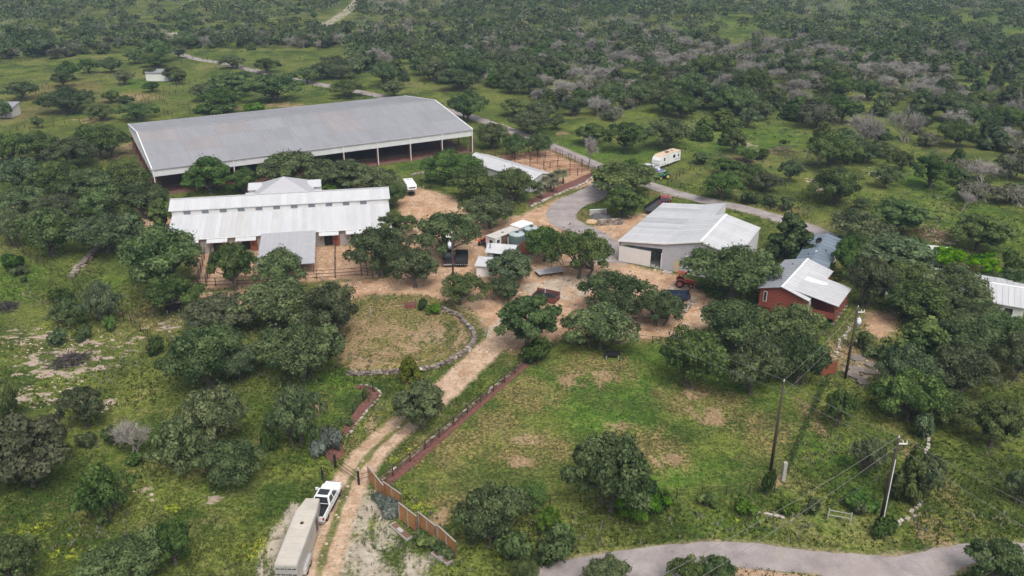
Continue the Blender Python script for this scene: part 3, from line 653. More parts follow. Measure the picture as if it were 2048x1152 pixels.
for p in placed:
    lm = min(LANDMARKS, key=lambda L: math.hypot(L[1] - p[6], (L[2] - p[7]) * 1.3)); dx, dy = p[6] - lm[1], p[7] - lm[2]
    rel = "behind" if dy < -abs(dx) * .6 else ("in front of" if dy > abs(dx) * .6 else ("east of" if dx > 0 else "west of"))
    rel = {"east of": "beside", "west of": "alongside"}.get(rel, rel)
    bykey.setdefault((KIND[p[0]][2], rel, lm[0]), []).append((math.hypot(dx, dy), p))
LITTER = []
for (kw, rel, lm), L in bykey.items():
    L.sort(key=lambda q: q[0])
    for i, (_, p) in enumerate(L):
        big = "" if p[0] in 'uvay' else ("large " if p[3] > 5.5 else ("small " if p[3] < 3 else ""))
        lab = ("" if len(L) == 1 else ORD[i] + " ") + f"{big}{kw} {rel} {lm}"
        o = plant(p[0], p[5], p[3], p[4], lab, {"tree": "trees around the ranch buildings", "bush": "bushes around the ranch", "palm": "palms"}[KIND[p[0]][3]], rz=(0.0 if p[0] == 'w' else None))
        LITTER.append((p[5][0], p[5][1], p[3]))
# palms in front of the low barn
for i, (x, y, s_) in enumerate(((1078, 388, 1.0), (1090, 382, 1.2), (1102, 378, 1.25), (1083, 397, .85), (1115, 372, 1.3), (1126, 368, 1.15), (1108, 385, 1.05))):
    plant('p', P(x, y), 1.3 * s_, 3.0 * s_, "short shaggy palm, %s along the stone edged bed by the low barn" % ["first", "third", "fourth", "second", "sixth", "seventh", "fifth"][i], "palms by the low barn")
# ---------------------------------------------------------------- background woodland
def vnoise(x, y, s, seed):
    r = np.random.default_rng(seed); T = r.random((64, 64)); X = x / s; Y = y / s
    i = np.floor(X).astype(int); j = np.floor(Y).astype(int); u = X - i; v = Y - j; u = u * u * (3 - 2 * u); v = v * v * (3 - 2 * v)
    g = lambda a, b: T[a % 64, b % 64]
    return g(i, j) * (1 - u) * (1 - v) + g(i + 1, j) * u * (1 - v) + g(i, j + 1) * (1 - u) * v + g(i + 1, j + 1) * u * v
cand = []
rg = np.random.default_rng(99)
N = 80000
cx_ = rg.uniform(-620, 620, N); cy_ = rg.uniform(190, 1010, N)
vv = np.stack([cx_, cy_, np.zeros(N)], 1) - np.array([0, 0, CAM_H]); zc = vv @ _f
ix = 1024 + FPX * cx_ / zc; iy = 576 - FPX * (vv @ _u) / zc
ok = (ix > -140) & (ix < 2190) & (iy > -28) & (iy < 420) & ((iy < 330) | (ix > 1400))
dens = np.zeros(N)
# right hand brush, top wood, open pasture on the upper left
dens = np.where((ix > 720), .98, .50)
belt = (ix <= 700) & (iy > 66 + 16 * np.clip((320 - ix) / 320, 0, 1)) & (iy < 100 + 26 * np.clip((330 - ix) / 330, 0, 1))
dens = np.where(belt, 3.0, dens)
dens = np.where((ix <= 700) & (iy > 100 + 26 * np.clip((330 - ix) / 330, 0, 1)), 0, dens)
dens = np.where((ix > 720) & (ix < 900) & (iy > 120), .40, dens)
dens = np.where((ix > 640) & (ix <= 1000) & (iy > 130), .35, dens)
dens = np.where((ix > 640) & (ix <= 880) & (iy > 165), 0, dens)
dens = np.where((ix > 800) & (ix <= 1000) & (iy > 185), 0, dens)
dens = np.where((ix > 1000) & (ix < 1150) & (iy > 190), 0.5, dens)
dens = np.where((ix >= 1000) & (iy > 160), .80, dens)
dens = np.where((ix >= 1150) & (iy > 215), .72, dens)
dens = np.where((ix >= 1000) & (iy > 262), .12, dens)
dens = np.where((ix >= 1640) & (iy > 215) & (iy < 330), .85, dens)
dens = np.where((ix >= 1640) & (iy > 290), .4, dens)
dens = np.where((ix >= 1840) & (iy > 290), .7, dens)
dens = np.where((ix > 1000) & (ix < 1400) & (iy > 215), .6, dens)
dens = np.where((ix < 1400) & (iy > 245), 0, dens)
dens *= np.where(vnoise(cx_, cy_, 34, 5) * .65 + vnoise(cx_, cy_, 13, 6) * .35 > np.where(belt, 0.0, np.where(ix > 720, .34, .45)), 1.0, .10)
for a, b, rx_, ry_ in ((1300, 240, 55, 22), (1560, 262, 40, 14), (1950, 48, 90, 16), (1420, 240, 50, 24), (1330, 55, 60, 14), (1000, 160, 70, 8), (1470, 40, 40, 12), (850, 75, 60, 10), (1660, 205, 50, 10), (1200, 70, 40, 8), (1540, 180, 40, 8), (1260, 150, 40, 12), (1100, 85, 30, 8), (1680, 5, 60, 8), (900, 110, 30, 8)):
    dens = np.where(((ix - a) / rx_) ** 2 + ((iy - b) / ry_) ** 2 < 1, dens * .12, dens)
rm = np.array([p[:2] for p in ROAD_MAIN]); tf = np.array([p[:2] for p in TRACK_FAR])
keep = ok & (rg.random(N) < dens)
idx = np.where(keep)[0]
grid = {}; occ = [(p[5][0], p[5][1], p[3]) for p in placed]
def hit(x, y, r, f=.56):
    gx_, gy_ = int(x // 14), int(y // 14)
    for a in (-1, 0, 1):
        for b in (-1, 0, 1):
            for (X, Y, Rr) in grid.get((gx_ + a, gy_ + b), ()):
                if (x - X) ** 2 + (y - Y) ** 2 < (f * (r + Rr)) ** 2: return True
    return False
for X, Y, Rr in occ: grid.setdefault((int(X // 14), int(Y // 14)), []).append((X, Y, Rr))
ARENA_C = np.array([-55., 217.])
sel = []
for i in idx:
    x, y = cx_[i], cy_[i]
    if np.min((rm[:, 0] - x) ** 2 + (rm[:, 1] - y) ** 2) < 36 or np.min((tf[:, 0] - x) ** 2 + (tf[:, 1] - y) ** 2) < 49: continue
    q = rg.random(); right = ix[i] > 720
    brushy = vnoise(np.array([x]), np.array([y]), 62, 8)[0]
    if right:
        if brushy > .52: k = 'd' if q < .34 else ('r' if q < .66 else ('c' if q < .78 else 'o'))
        else: k = 'd' if q < .07 else ('u' if q < .14 else 'r' if q < .22 else ('c' if q < .46 else ('b' if q < .50 else ('g' if q < .62 else 'o'))))
    else: k = 'r' if q < .14 else ('d' if q < .2 else ('c' if q < .40 else ('u' if q < .52 else ('g' if q < .62 else 'o'))))
    r = {'o': rg.uniform(2.6, 5.2), 'g': rg.uniform(2.6, 4.8), 'b': rg.uniform(2, 3.6), 'c': rg.uniform(1.8, 3.4), 'd': rg.uniform(2.2, 3.8), 'r': rg.uniform(2.4, 4.2), 'u': rg.uniform(1, 2)}[k]
    r *= (1.35 if k in 'ogc' else 1.2) * (1.15 if y > 430 else 1.0)
    if right is False and k in 'rd' and rg.random() < .5: k = 'o'
    if hit(x, y, r): continue
    grid.setdefault((int(x // 14), int(y // 14)), []).append((x, y, r))
    h = r * {'o': 1.3, 'g': 1.25, 'b': 1.4, 'c': 1.55, 'd': 1.5, 'r': 1.05, 'u': 1.1}[k] * rg.uniform(.85, 1.2)
    sel.append((y, x, r, h, k, ix[i], iy[i]))
sel.sort()
# nearest ones singly, the rest as one far wood
budget = {'o': 78, 'g': 30, 'b': 30, 'c': 240, 'd': 210, 'r': 240, 'u': 200}
ZONE = [("in the upper pasture", lambda a, b: a <= 720 and b < 60), ("in the belt beyond the white field shed", lambda a, b: a <= 720), ("in the hazy woods above the arena roof", lambda a, b: a < 1120),
        ("in the woods beyond the bare tree", lambda a, b: a < 1420), ("in the brush above the workshop", lambda a, b: a < 1720), ("in the top corner brush", lambda a, b: True)]
far = []
for (y, x, r, h, k, a, b) in sel:
    if budget[k] > 0 and b > 4:
        budget[k] -= 1
        z = next(zn for zn, fn in ZONE if fn(a, b)) + (", near fringe" if b > 200 else (", midway back" if b > 120 else (", farther back" if b > 60 else ", close to the top")))
        plant(k, (x, y, 0), r, h, f"{KIND[k][2]} {z}", f"{KIND[k][0].replace('_', ' ')}s {KIND[k][2].split()[0]} {z}")
    else: far.append((x, y, r, h, k))
FARCOL = {'o': ((.032, .054, .021), (.105, .138, .054)), 'g': ((.045, .062, .033), (.13, .15, .08)), 'b': ((.04, .075, .016), (.09, .14, .03)), 'c': ((.032, .048, .02), (.085, .105, .044)),
          'd': ((.19, .172, .155), (.36, .335, .305)), 'r': ((.10, .095, .075), (.21, .195, .155)), 'u': ((.028, .045, .015), (.07, .10, .03))}
VV = []; CC = []
for (x, y, r, h, k) in far:
    n = 100 if k in 'dr' else (250 if y < 420 else (210 if y < 560 else 150))
    nl = 9; a = rg.uniform(0, 6.283, nl); q = np.sqrt(rg.random(nl)) * .66
    cen = np.stack([x + q * r * np.cos(a), y + q * r * np.sin(a), h * (.82 - .42 * q ** 2) * rg.uniform(.75, 1, nl)], 1)
    if k in 'dr':
        d = unit(rg.normal(0, .6, (n, 3)) + np.array([0, 0, .7])); p0 = np.array([x, y, h * .25]) + d * np.array([r, r, h * .7]) * rg.uniform(.1, .8, (n, 1))
        v, t = twig_sticks(rg, p0, d, 1.4, .06)
    else:
        v, t = lobe_leaves(rg, cen, np.full(nl, r * .36), n, .44 if y < 420 else (.48 if y < 560 else .55), .8, .5)
    lo, hi = (np.array(c) for c in FARCOL[k]); g = rg.uniform(.8, 1.25)
    VV.append(v); CC.append(np.clip((lo + (hi - lo) * t[:, None]) * g, 0, 1))
VV = np.concatenate(VV); CC = np.concatenate(CC); CC = np.concatenate([CC, np.ones((len(CC), 1))], 1)
t = NT("far_foliage"); a_ = t.n('ShaderNodeAttribute', attribute_name='Col').outputs['Color']
t.finish(a_, .8, None, 0, 0, 0, .15); FARM = t.m
me = mesh_np("far_woodland", VV, np.arange(len(VV)).reshape(-1, 4), FARM, {'Col': ('FLOAT_COLOR', CC)})
tag(link("far_woodland", me), "hazy mass of far oak and cedar woods along the top", None, None, 'stuff')
print("TREES placed", len(placed), "auto", len(sel), "far", len(far), {k: v for k, v in budget.items()})
# ================================================================ BUILDINGS
WHITE_ROOF = mat("white_painted_roof", (.495, .50, .515), .45, .07, .8, .045, 0, .4, stretch=(1, .15, 1))
WHITE_PANEL = mat("white_metal_siding", (.66, .66, .65), .5, .08, 1, .04)
GREY_ROOF = mat("galvanised_roof", (.270, .270, .290), .5, .10, .5, .06, .0, .4, stretch=(1, .12, 1))
PINK_ROOF = mat("weathered_roof_sheet", (.285, .268, .272), .55, .10, .5, .05, stretch=(1, .12, 1))
SKYLIGHT = mat("translucent_roof_sheet", (.40, .41, .42), .35, .08, .6, .05)
GREY_SIDING = mat("grey_siding", (.42, .42, .45), .55, .08, .8, .03)
PALE_SIDING = mat("pale_grey_siding", (.60, .60, .61), .5, .08, .8, .02)
TRIM = mat("white_trim", (.78, .78, .78), .5, .05)
RED_STEEL = mat("red_oxide_steel", (.155, .055, .042), .7, .25, 2)
DARK_PIPE = mat("rusty_dark_pipe", (.060, .036, .030), .8, .3, 3)
BLACK_PIPE = mat("black_painted_pipe", (.018, .018, .019), .6, .2, 3)
RED_LOG = mat("red_stained_log", (.25, .064, .042), .75, .22, 1.5, .06, stretch=(.3, .3, 4))
RED_DOOR = mat("red_brown_door", (.265, .085, .045), .75, .2, 1.5)
STONE_BLOCK = mat("grey_block_wall", (.33, .30, .275), .9, .22, 2.5)
STONE = mat("limestone", (.29, .25, .21), .92, .3, 2.2, .28)
STONE_DARK = mat("weathered_stone", (.21, .175, .15), .95, .35, 2.0, .3)
STONE_WHITE = mat("pale_edging_stone", (.42, .38, .33), .92, .2, 2.0, .18)
DARK = mat("dark_interior", (.03, .028, .027), .9, .2)  # also colours sheets standing in for shade inside openings
ARENA_DIRT = mat("arena_footing", (.145, .082, .062), .95, .25, .7)
BLUE_ROOF = mat("blue_grey_roof", (.165, .205, .25), .4, .12, .7, .06, 0, .5)
CONCRETE = mat("concrete", (.38, .365, .34), .9, .15, 1)
GLASS = mat("dark_window_glass", (.03, .034, .04), .12, .1, 1, 0, 0, .6)
WOOD = mat("brown_timber", (.16, .10, .065), .85, .3, 2)
BEIGE = mat("beige_door", (.52, .43, .26), .6, .1)
MULCH = mat("red_mulch", (.165, .074, .058), .95, .45, 3)

def roof_panels(parent, a, b, c, d, n, mats, t=.07, rib=.032, name="roof_panel"):
    """sheets side by side: a-b lower edge, d-c upper edge"""
    a, b, c, d = (Vector(q) for q in (a, b, c, d))
    for i in range(n):
        s0, s1 = i / n, (i + 1) / n; g = .004
        p0, p1 = a.lerp(b, s0), a.lerp(b, s1 - g / n); q0, q1 = d.lerp(c, s0), d.lerp(c, s1 - g / n)
        m = MB().slab(p0, p1, q1, q0, t)
        if rib:
            e = (p1 - p0).normalized() * rib; up_ = Vector((0, 0, rib))
            m.hexa([p0, p0 + e, q0 + e, q0, p0 + up_, p0 + e + up_, q0 + e + up_, q0 + up_])
        m.build(name, mats(i) if callable(mats) else mats, parent)
def siding(parent, name, m, p, q, z0, z1, step=.5, depth=.03, th=.06):
    """vertical ribbed sheet wall from p to q (local xy); z0/z1 may be pairs (at p, at q)"""
    p = np.array(p, float); q = np.array(q, float); L = np.linalg.norm(q - p); d = (q - p) / L; nrm = np.array([d[1], -d[0]])
    za = z0 if isinstance(z0, tuple) else (z0, z0); zb = z1 if isinstance(z1, tuple) else (z1, z1)
    n = max(1, int(L / step)); mb = MB()
    f = lambda s, pr: pr[0] + (pr[1] - pr[0]) * s / L
    def plate(s0, s1, o0, o1):
        A = p + d * s0; B = p + d * s1
        lo = [(*(A + nrm * o1), f(s0, za)), (*(B + nrm * o1), f(s1, za)), (*(B + nrm * o0), f(s1, za)), (*(A + nrm * o0), f(s0, za))]
        hi = [(*(A + nrm * o1), f(s0, zb)), (*(B + nrm * o1), f(s1, zb)), (*(B + nrm * o0), f(s1, zb)), (*(A + nrm * o0), f(s0, zb))]
        mb.hexa(lo + hi)
    plate(0, L, -th, 0)
    for i in range(n + 1):
        s = min(L - .06, i * L / n); plate(s, s + .06, .002, depth)
    return mb.build(name, m, parent)
def rnd_pick(a, b, p):
    return lambda i: a if random.random() > p else b

# ---------------------------------------------------------------- covered arena
AR = thing("covered_arena", "huge open sided riding arena under a grey metal roof", "arena", (-77.7, 178.5, 0), R(28.1))
AL, AW, AE, ARZ, AB = 76.6, 47.0, 6.0, 9.0, 4.25
nb = 9; bay = AL / nb
for side in (0, 1):
    for row in range(3):
        s0, s1 = row / 3, (row + 1) / 3
        y0, y1 = (s0 * AW / 2, s1 * AW / 2) if side == 0 else (AW - s0 * AW / 2, AW - s1 * AW / 2)
        z0, z1 = AE + (ARZ - AE) * s0 + row * .012, AE + (ARZ - AE) * s1 + row * .012
        for i in range(nb):
            x0, x1 = i * bay, (i + 1) * bay - .01
            mm = GREY_ROOF
            if side == 0 and ((row == 1 and i in (1, 5)) or (row == 2 and i in (0, 2, 5))): mm = PINK_ROOF
            m = MB()
            m.slab((x0, y0, z0), (x1, y0, z0), (x1, y1, z1), (x0, y1, z1), .1)
            for k in range(8):
                xx = x0 + k * bay / 8
                m.hexa([(xx, y0, z0), (xx + .07, y0, z0), (xx + .07, y1, z1), (xx, y1, z1), (xx, y0, z0 + .025), (xx + .07, y0, z0 + .025), (xx + .07, y1, z1 + .025), (xx, y1, z1 + .025)])
            m.build("roof_panel", mm, AR)
MB().slab((-.1, AW / 2 - .35, ARZ + .06), (AL + .1, AW / 2 - .35, ARZ + .06), (AL + .1, AW / 2, ARZ + .12), (-.1, AW / 2, ARZ + .12), .06).slab((-.1, AW / 2, ARZ + .12), (AL + .1, AW / 2, ARZ + .12), (AL + .1, AW / 2 + .35, ARZ + .06), (-.1, AW / 2 + .35, ARZ + .06), .06).build("ridge_cap", GREY_ROOF, AR)
siding(AR, "fascia_siding", PALE_SIDING, (0, -.05), (AL, -.05), AB, AE - .15, .6)
siding(AR, "fascia_siding", PALE_SIDING, (AL, AW + .05), (0, AW + .05), AB, AE - .15, .6)
for x, s_ in ((-.05, -1), (AL + .05, 1)):
    for half in (0, 1):
        ya, yb = (0, AW / 2) if half == 0 else (AW / 2, AW)
        za, zb = (AE, ARZ) if half == 0 else (ARZ, AE)
        if s_ < 0: siding(AR, "gable_siding", PALE_SIDING, (x, yb), (x, ya), AB, (zb - .15, za - .15), .6)
        else: siding(AR, "gable_siding", PALE_SIDING, (x, ya), (x, yb), AB, (za - .15, zb - .15), .6)
        MB().hexa([(x - .12, ya, za - .25), (x + .12, ya, za - .25), (x + .12, yb, zb - .25), (x - .12, yb, zb - .25), (x - .12, ya, za + .12), (x + .12, ya, za + .12), (x + .12, yb, zb + .12), (x - .12, yb, zb + .12)]).build("rake_trim", TRIM, AR)
part(AR, "gutter", GREY_SIDING, ((-.1, -.32, AE - .22), (AL + .1, -.09, AE - .02)))
part(AR, "gutter", GREY_SIDING, ((-.1, AW + .09, AE - .22), (AL + .1, AW + .32, AE - .02)))
pm = MB().box((-.22, -.15, -.1), (.22, .15, AE - .3)).mesh("post", RED_STEEL)
for i in range(nb + 1):
    for y in (.25, AW - .25):
        o = link("post", pm, None, AR); o.location = (min(max(i * bay, .3), AL - .3), y, 0)
    dsx = min(max(i * bay, .12), AL - .12)
    part(AR, "downspout", TRIM, ((dsx - .07, -.30, 0), (dsx + .07, -.16, AE - .25)))
for x in (.3, AL - .3):
    for y in np.linspace(0, AW, 7)[1:-1]:
        o = link("post", pm, None, AR); o.location = (x, y, 0); o.rotation_euler = (0, 0, math.pi / 2)
for i in range(1, nb):   # rafters
    x = i * bay
    MB().hexa([(x - .1, .3, AE - .75), (x + .1, .3, AE - .75), (x + .1, AW / 2, ARZ - .75), (x - .1, AW / 2, ARZ - .75), (x - .1, .3, AE - .15), (x + .1, .3, AE - .15), (x + .1, AW / 2, ARZ - .15), (x - .1, AW / 2, ARZ - .15)]).hexa(
        [(x - .1, AW / 2, ARZ - .75), (x + .1, AW / 2, ARZ - .75), (x + .1, AW - .3, AE - .75), (x - .1, AW - .3, AE - .75), (x - .1, AW / 2, ARZ - .15), (x + .1, AW / 2, ARZ - .15), (x + .1, AW - .3, AE - .15), (x - .1, AW - .3, AE - .15)]).build("rafter", RED_STEEL, AR)
part(AR, "arena_floor", ARENA_DIRT, ((-.2, -.4, -.2), (AL + .2, AW + .4, .05)))
for (xa, ya, xb, yb) in ((1, 1.6, AL - 1, 1.6), (1, AW - 1.6, AL - 1, AW - 1.6), (1, 1.6, 1, AW - 1.6), (AL - 1, 1.6, AL - 1, AW - 1.6)):
    m = MB()
    for z in (.55, .95, 1.4): m.tube((xa, ya, z), (xb, yb, z), .05, n=5)
    m.build("arena_rail", DARK_PIPE, AR)
    L = math.hypot(xb - xa, yb - ya); k = int(L / 3)
    rp = MB().tube((0, 0, 0), (0, 0, 1.5), .06, n=5).mesh("rail_post", DARK_PIPE)
    for i in range(k + 1):
        o = link("rail_post", rp, None, AR); o.location = (xa + (xb - xa) * i / k, ya + (yb - ya) * i / k, 0)
part(AR, "kick_board", RED_STEEL, ((1, 1.75, .05), (AL - 1, 1.85, .5)))
for x in (34.5,): part(AR, "vent_box", DARK_PIPE, ((x - .3, -.3, AE - 1.1), (x + .3, -.1, AE - .6)))

# ---------------------------------------------------------------- white stable with clerestory
ST = thing("stable", "long white roofed stable with a clerestory and block walls", "stable", (-62.05, 143.1, 0), R(10.6))
SL, SD = 40.2, 22.0
soil = mat("stained_roof_sheet", (.47, .465, .465), .5, .10, .8, .06, stretch=(1, .15, 1))
roof_panels(ST, (0, -.3, 3.15), (SL, -.3, 3.15), (SL, 7.95, 5.0), (0, 7.95, 5.0), 44, lambda i: soil if i in (10, 11, 13, 14, 20, 26, 40) else WHITE_ROOF, .07, .055)
roof_panels(ST, (-.5, 7.72, 6.0), (SL + .3, 7.72, 6.0), (SL + .3, 11, 7.3), (-.5, 11, 7.3), 44, WHITE_ROOF, .07, .055)
roof_panels(ST, (SL + .3, 14.28, 6.0), (-.5, 14.28, 6.0), (-.5, 11, 7.3), (SL + .3, 11, 7.3), 22, WHITE_ROOF)
roof_panels(ST, (SL, 22.3, 3.15), (0, 22.3, 3.15), (0, 14.05, 5.0), (SL, 14.05, 5.0), 22, WHITE_ROOF)
part(ST, "ridge_cap", WHITE_ROOF, ((-.5, 10.8, 7.28), (SL + .3, 11.2, 7.37)))
part(ST, "clerestory_wall", WHITE_PANEL, ((0, 8.0, 4.9), (SL, 8.12, 6.05)), ((0, 13.9, 4.9), (SL, 14.0, 6.05)))
for i in range(11):
    x = 2.1 + i * 3.26
    f = part(ST, "clerestory_window", mat("grey_vent_glass", (.16, .18, .20), .35, .15), ((x, 7.93, 5.1), (x + 1.25, 7.995, 5.78)))
    part(f, "frame", TRIM, ((x - .06, 7.9, 5.04), (x + 1.31, 7.99, 5.099)), ((x - .06, 7.9, 5.781), (x + 1.31, 7.99, 5.84)))
for y0, y1 in ((0, 8), (14, 22)):
    zz = (3.0, 4.85) if y0 == 0 else (4.85, 3.0)
    for x in (.05, SL - .15): MB().hexa([(x, y0, 0), (x + .12, y0, 0), (x + .12, y1, 0), (x, y1, 0), (x, y0, zz[0]), (x + .12, y0, zz[0]), (x + .12, y1, zz[1]), (x, y1, zz[1])]).build("end_wall", STONE_BLOCK, ST)
for x in (.05, SL - .15): MB().prism([(x, 8, 0), (x, 14, 0), (x, 14, 5.7), (x, 11, 6.95), (x, 8, 5.7)], [(x + .12, 8, 0), (x + .12, 14, 0), (x + .12, 14, 5.7), (x + .12, 11, 6.95), (x + .12, 8, 5.7)]).build("end_wall", WHITE_PANEL, ST)
part(ST, "rear_wall", STONE_BLOCK, ((.2, 21.7, 0), (SL - .2, 21.9, 3.0)))
# front wall bays with open stall doors
doors = [3.6, 8.6, 13.6, 18.6, 23.4, 28.4, 33.3, 38.2]; x = .2
for dx in doors:
    part(ST, "front_wall", STONE_BLOCK, ((x, .1, 0), (dx - .75, .35, 3.0))); x = dx + .75
    part(ST, "stall_shade_sheet", DARK, ((dx - .75, .5, 0), (dx + .75, .6, 3.0)))  # dark sheet set in the opening as painted stall shade
    sdr = part(ST, "stall_door", RED_DOOR, ((dx + .78, -.02, .1), (dx + 2.1, .06, 2.35)))
    part(sdr, "door_brace", RED_STEEL, ((dx + .78, -.05, 1.15), (dx + 2.1, -.021, 1.3)))
    MB().slab((dx - 1.6, -1.25, 2.55), (dx + 2.0, -1.25, 2.55), (dx + 2.0, -.32, 2.95), (dx - 1.6, -.32, 2.95), .07).build("door_awning", WHITE_ROOF, ST)
part(ST, "front_wall", STONE_BLOCK, ((x, .1, 0), (SL - .2, .35, 3.0)))
part(ST, "gutter", TRIM, ((0, -.42, 3.0), (SL, -.305, 3.12)))
# rear cross wing: hipped tower roof and low side roofs
apex = (20.0, 18.6, 8.4); bz = 5.7; q4 = [(14.2, 13.8, bz), (25.8, 13.8, bz), (25.8, 23.6, bz), (14.2, 23.6, bz)]
for i in range(4): MB().face([q4[i], q4[(i + 1) % 4], apex]).face([(p[0], p[1], p[2] - .1) for p in (q4[(i + 1) % 4], q4[i])] + [(apex[0], apex[1], apex[2] - .1)]).build("hip_roof", mat("grey_hip_roof", (.40, .40, .42), .5, .06), ST)
part(ST, "tower_wall", WHITE_PANEL, ((14.6, 14.2, 3), (25.4, 23.2, 5.62)))
for xa, xb in ((12.8, 15.6), (24.4, 27.2)):
    MB().slab((xa, 18.6, 5.9), (xb, 18.6, 5.9), (xb, 21, 6.7), (xa, 21, 6.7), .08).slab((xb, 23.4, 5.9), (xa, 23.4, 5.9), (xa, 21, 6.7), (xb, 21, 6.7), .08).build("side_roof", WHITE_ROOF, ST)
    part(ST, "side_wall", WHITE_PANEL, ((xa + .1, 19, 3), (xb - .1, 23, 5.85)))
    MB().slab((xa - .5, 16.2, 4.75), (xb, 16.2, 4.75), (xb, 18.9, 5.3), (xa - .5, 18.9, 5.3), .08).build("side_roof", WHITE_ROOF, ST)
# steep grey canopy over the runs
roof_panels(ST, (16.6, -13.2, 2.1), (26.3, -13.2, 2.1), (26.3, -.1, 3.3), (16.6, -.1, 3.3), 12, mat("grey_canopy_sheet", (.38, .38, .40), .5, .08, 1, .02), .06, .05, "canopy_panel")
for x in (16.9, 21.4, 26.0):
    for y in (-13, -6.5): part(ST, "canopy_post", DARK_PIPE, ((x - .06, y - .06, 0), (x + .06, y + .06, 2.0 + (y + 13) * .09)))

# ---------------------------------------------------------------- grey workshop
WK = thing("workshop", "grey metal workshop with a white roof and side lean-to", "workshop", (19.0, 141.0, 0), R(-28.4))
UJ, UR, UE, VD, VL = 8.3, 14.6, 20.8, 15.3, 23.2; ZL, ZJ, ZR, ZE = 4.0, 5.0, 6.5, 5.0
def wk_mat(i): return SKYLIGHT if i in (7, 10, 11, 12, 17, 18) else WHITE_ROOF
# sheets run up the slope, laid one behind the other
roof_panels(WK, (-.15, VL + .1, ZL), (-.15, -.25, ZL), (UJ, -.25, ZJ), (UJ, VL + .1, ZJ), 22, lambda i: wk_mat(21 - i), .07, .03)
roof_panels(WK, (UJ, VD, ZJ), (UJ, -.25, ZJ), (UR, -.25, ZR), (UR, VD, ZR), 15, PALE_SIDING if 0 else WHITE_ROOF, .07, .03)
roof_panels(WK, (UE + .2, -.25, ZE), (UE + .2, VD + .1, ZE), (UR, VD + .1, ZR), (UR, -.25, ZR), 15, WHITE_ROOF, .07, .03)
roof_panels(WK, (UJ, VL + .1, ZJ), (UJ, VD + .02, ZJ), (12.5, VD + .02, 6.0), (12.5, VL + .1, 6.0), 7, WHITE_ROOF, .07, .03)
part(WK, "ridge_cap", TRIM, ((UR - .2, -.25, ZR - .02), (UR + .2, VD + .1, ZR + .08)))
def band(a, b, th=.22):
    (x0, z0), (x1, z1) = a, b
    MB().hexa([(x0, -.34, z0 - th), (x1, -.34, z1 - th), (x1, -.26, z1 - th), (x0, -.26, z0 - th), (x0, -.34, z0 + .05), (x1, -.34, z1 + .05), (x1, -.26, z1 + .05), (x0, -.26, z0 + .05)]).build("rake_trim", TRIM, WK)
band((-.15, ZL), (UJ, ZJ)); band((UJ, ZJ), (UR, ZR)); band((UR, ZR), (UE + .2, ZE))
siding(WK, "header_siding", GREY_SIDING, (0, 0), (UJ - .35, 0), (3.25, 3.75), (ZL - .12, ZJ - .16), .45)
siding(WK, "front_siding", GREY_SIDING, (UJ - .34, 0), (UJ + 1.9, 0), 0, (ZJ - .18, ZJ + .38), .45)
siding(WK, "front_siding", GREY_SIDING, (UJ + 1.9, 0), (UJ + 2.9, 0), 2.15, (ZJ + .38, ZJ + .6), .45)
siding(WK, "front_siding", GREY_SIDING, (UJ + 2.9, 0), (UJ + 3.8, 0), 0, (ZJ + .6, ZJ + .8), .45)
siding(WK, "front_siding", GREY_SIDING, (UJ + 3.8, 0), (UR, 0), 3.4, (ZJ + .8, ZR - .1), .45)
siding(WK, "front_siding", GREY_SIDING, (UR, 0), (UE, 0), 3.4, (ZR - .1, ZE - .1), .45)
siding(WK, "front_siding", GREY_SIDING, (UE - 2.5, .01), (UE, .01), 0, 3.4, .45)
siding(WK, "side_siding", PALE_SIDING, (UE, 0), (UE, VD), 0, ZE - .1, .45)
siding(WK, "rear_siding", PALE_SIDING, (UE, VD), (UR, VD), 0, (ZE - .1, ZR - .1), .45)
siding(WK, "rear_siding", PALE_SIDING, (UR, VD), (UJ, VD), 0, (ZR - .1, ZJ - .1), .45)
siding(WK, "extension_side", WHITE_PANEL, (12.4, VD + .05), (12.4, VL), 0, 5.85, .45)
siding(WK, "rear_siding", PALE_SIDING, (12.4, VL), (UJ, VL), 0, (5.85, ZJ - .1), .45)
siding(WK, "rear_siding", PALE_SIDING, (UJ, VL), (0, VL), 2.6, (ZJ - .1, ZL - .1), .45)
sdo = part(WK, "sliding_door", mat("white_sliding_door", (.66, .63, .62), .55, .06), ((.1, -.22, .12), (6.0, -.13, 2.95)))
part(sdo, "door_track", GREY_SIDING, ((0, -.2, 2.96), (6.0, -.13, 3.02)))
part(WK, "corner_trim", TRIM, ((UJ - .46, -.08, 0), (UJ - .345, .04, 3.0)))
part(WK, "personnel_door", BEIGE, ((UJ + 1.93, -.06, .05), (UJ + 2.87, -.01, 2.1)))
part(WK, "door_light", DARK, ((UJ + 3.0, -.14, 2.1), (UJ + 3.25, -.04, 2.3)))
part(WK, "roll_up_door", TRIM, ((UJ + 3.85, -.05, .05), (UE - 2.55, .02, 3.35)))
for v in (0.1, 7.7, 15.4, 23.0): part(WK, "post", RED_STEEL, ((.05, v - .1, 0), (.25, v + .1, ZL - .12)))
part(WK, "inner_wall", GREY_SIDING, ((UJ + .05, .2, 0), (UJ + .12, VD - .2, ZJ - .2)))
part(WK, "floor_slab", CONCRETE, ((-.1, .1, -.2), (UE - .1, VD - .1, .04)))
part(WK, "door_sill", CONCRETE, ((UJ + .3, -1.2, -.1), (UJ + 1.7, -.1, .05)))

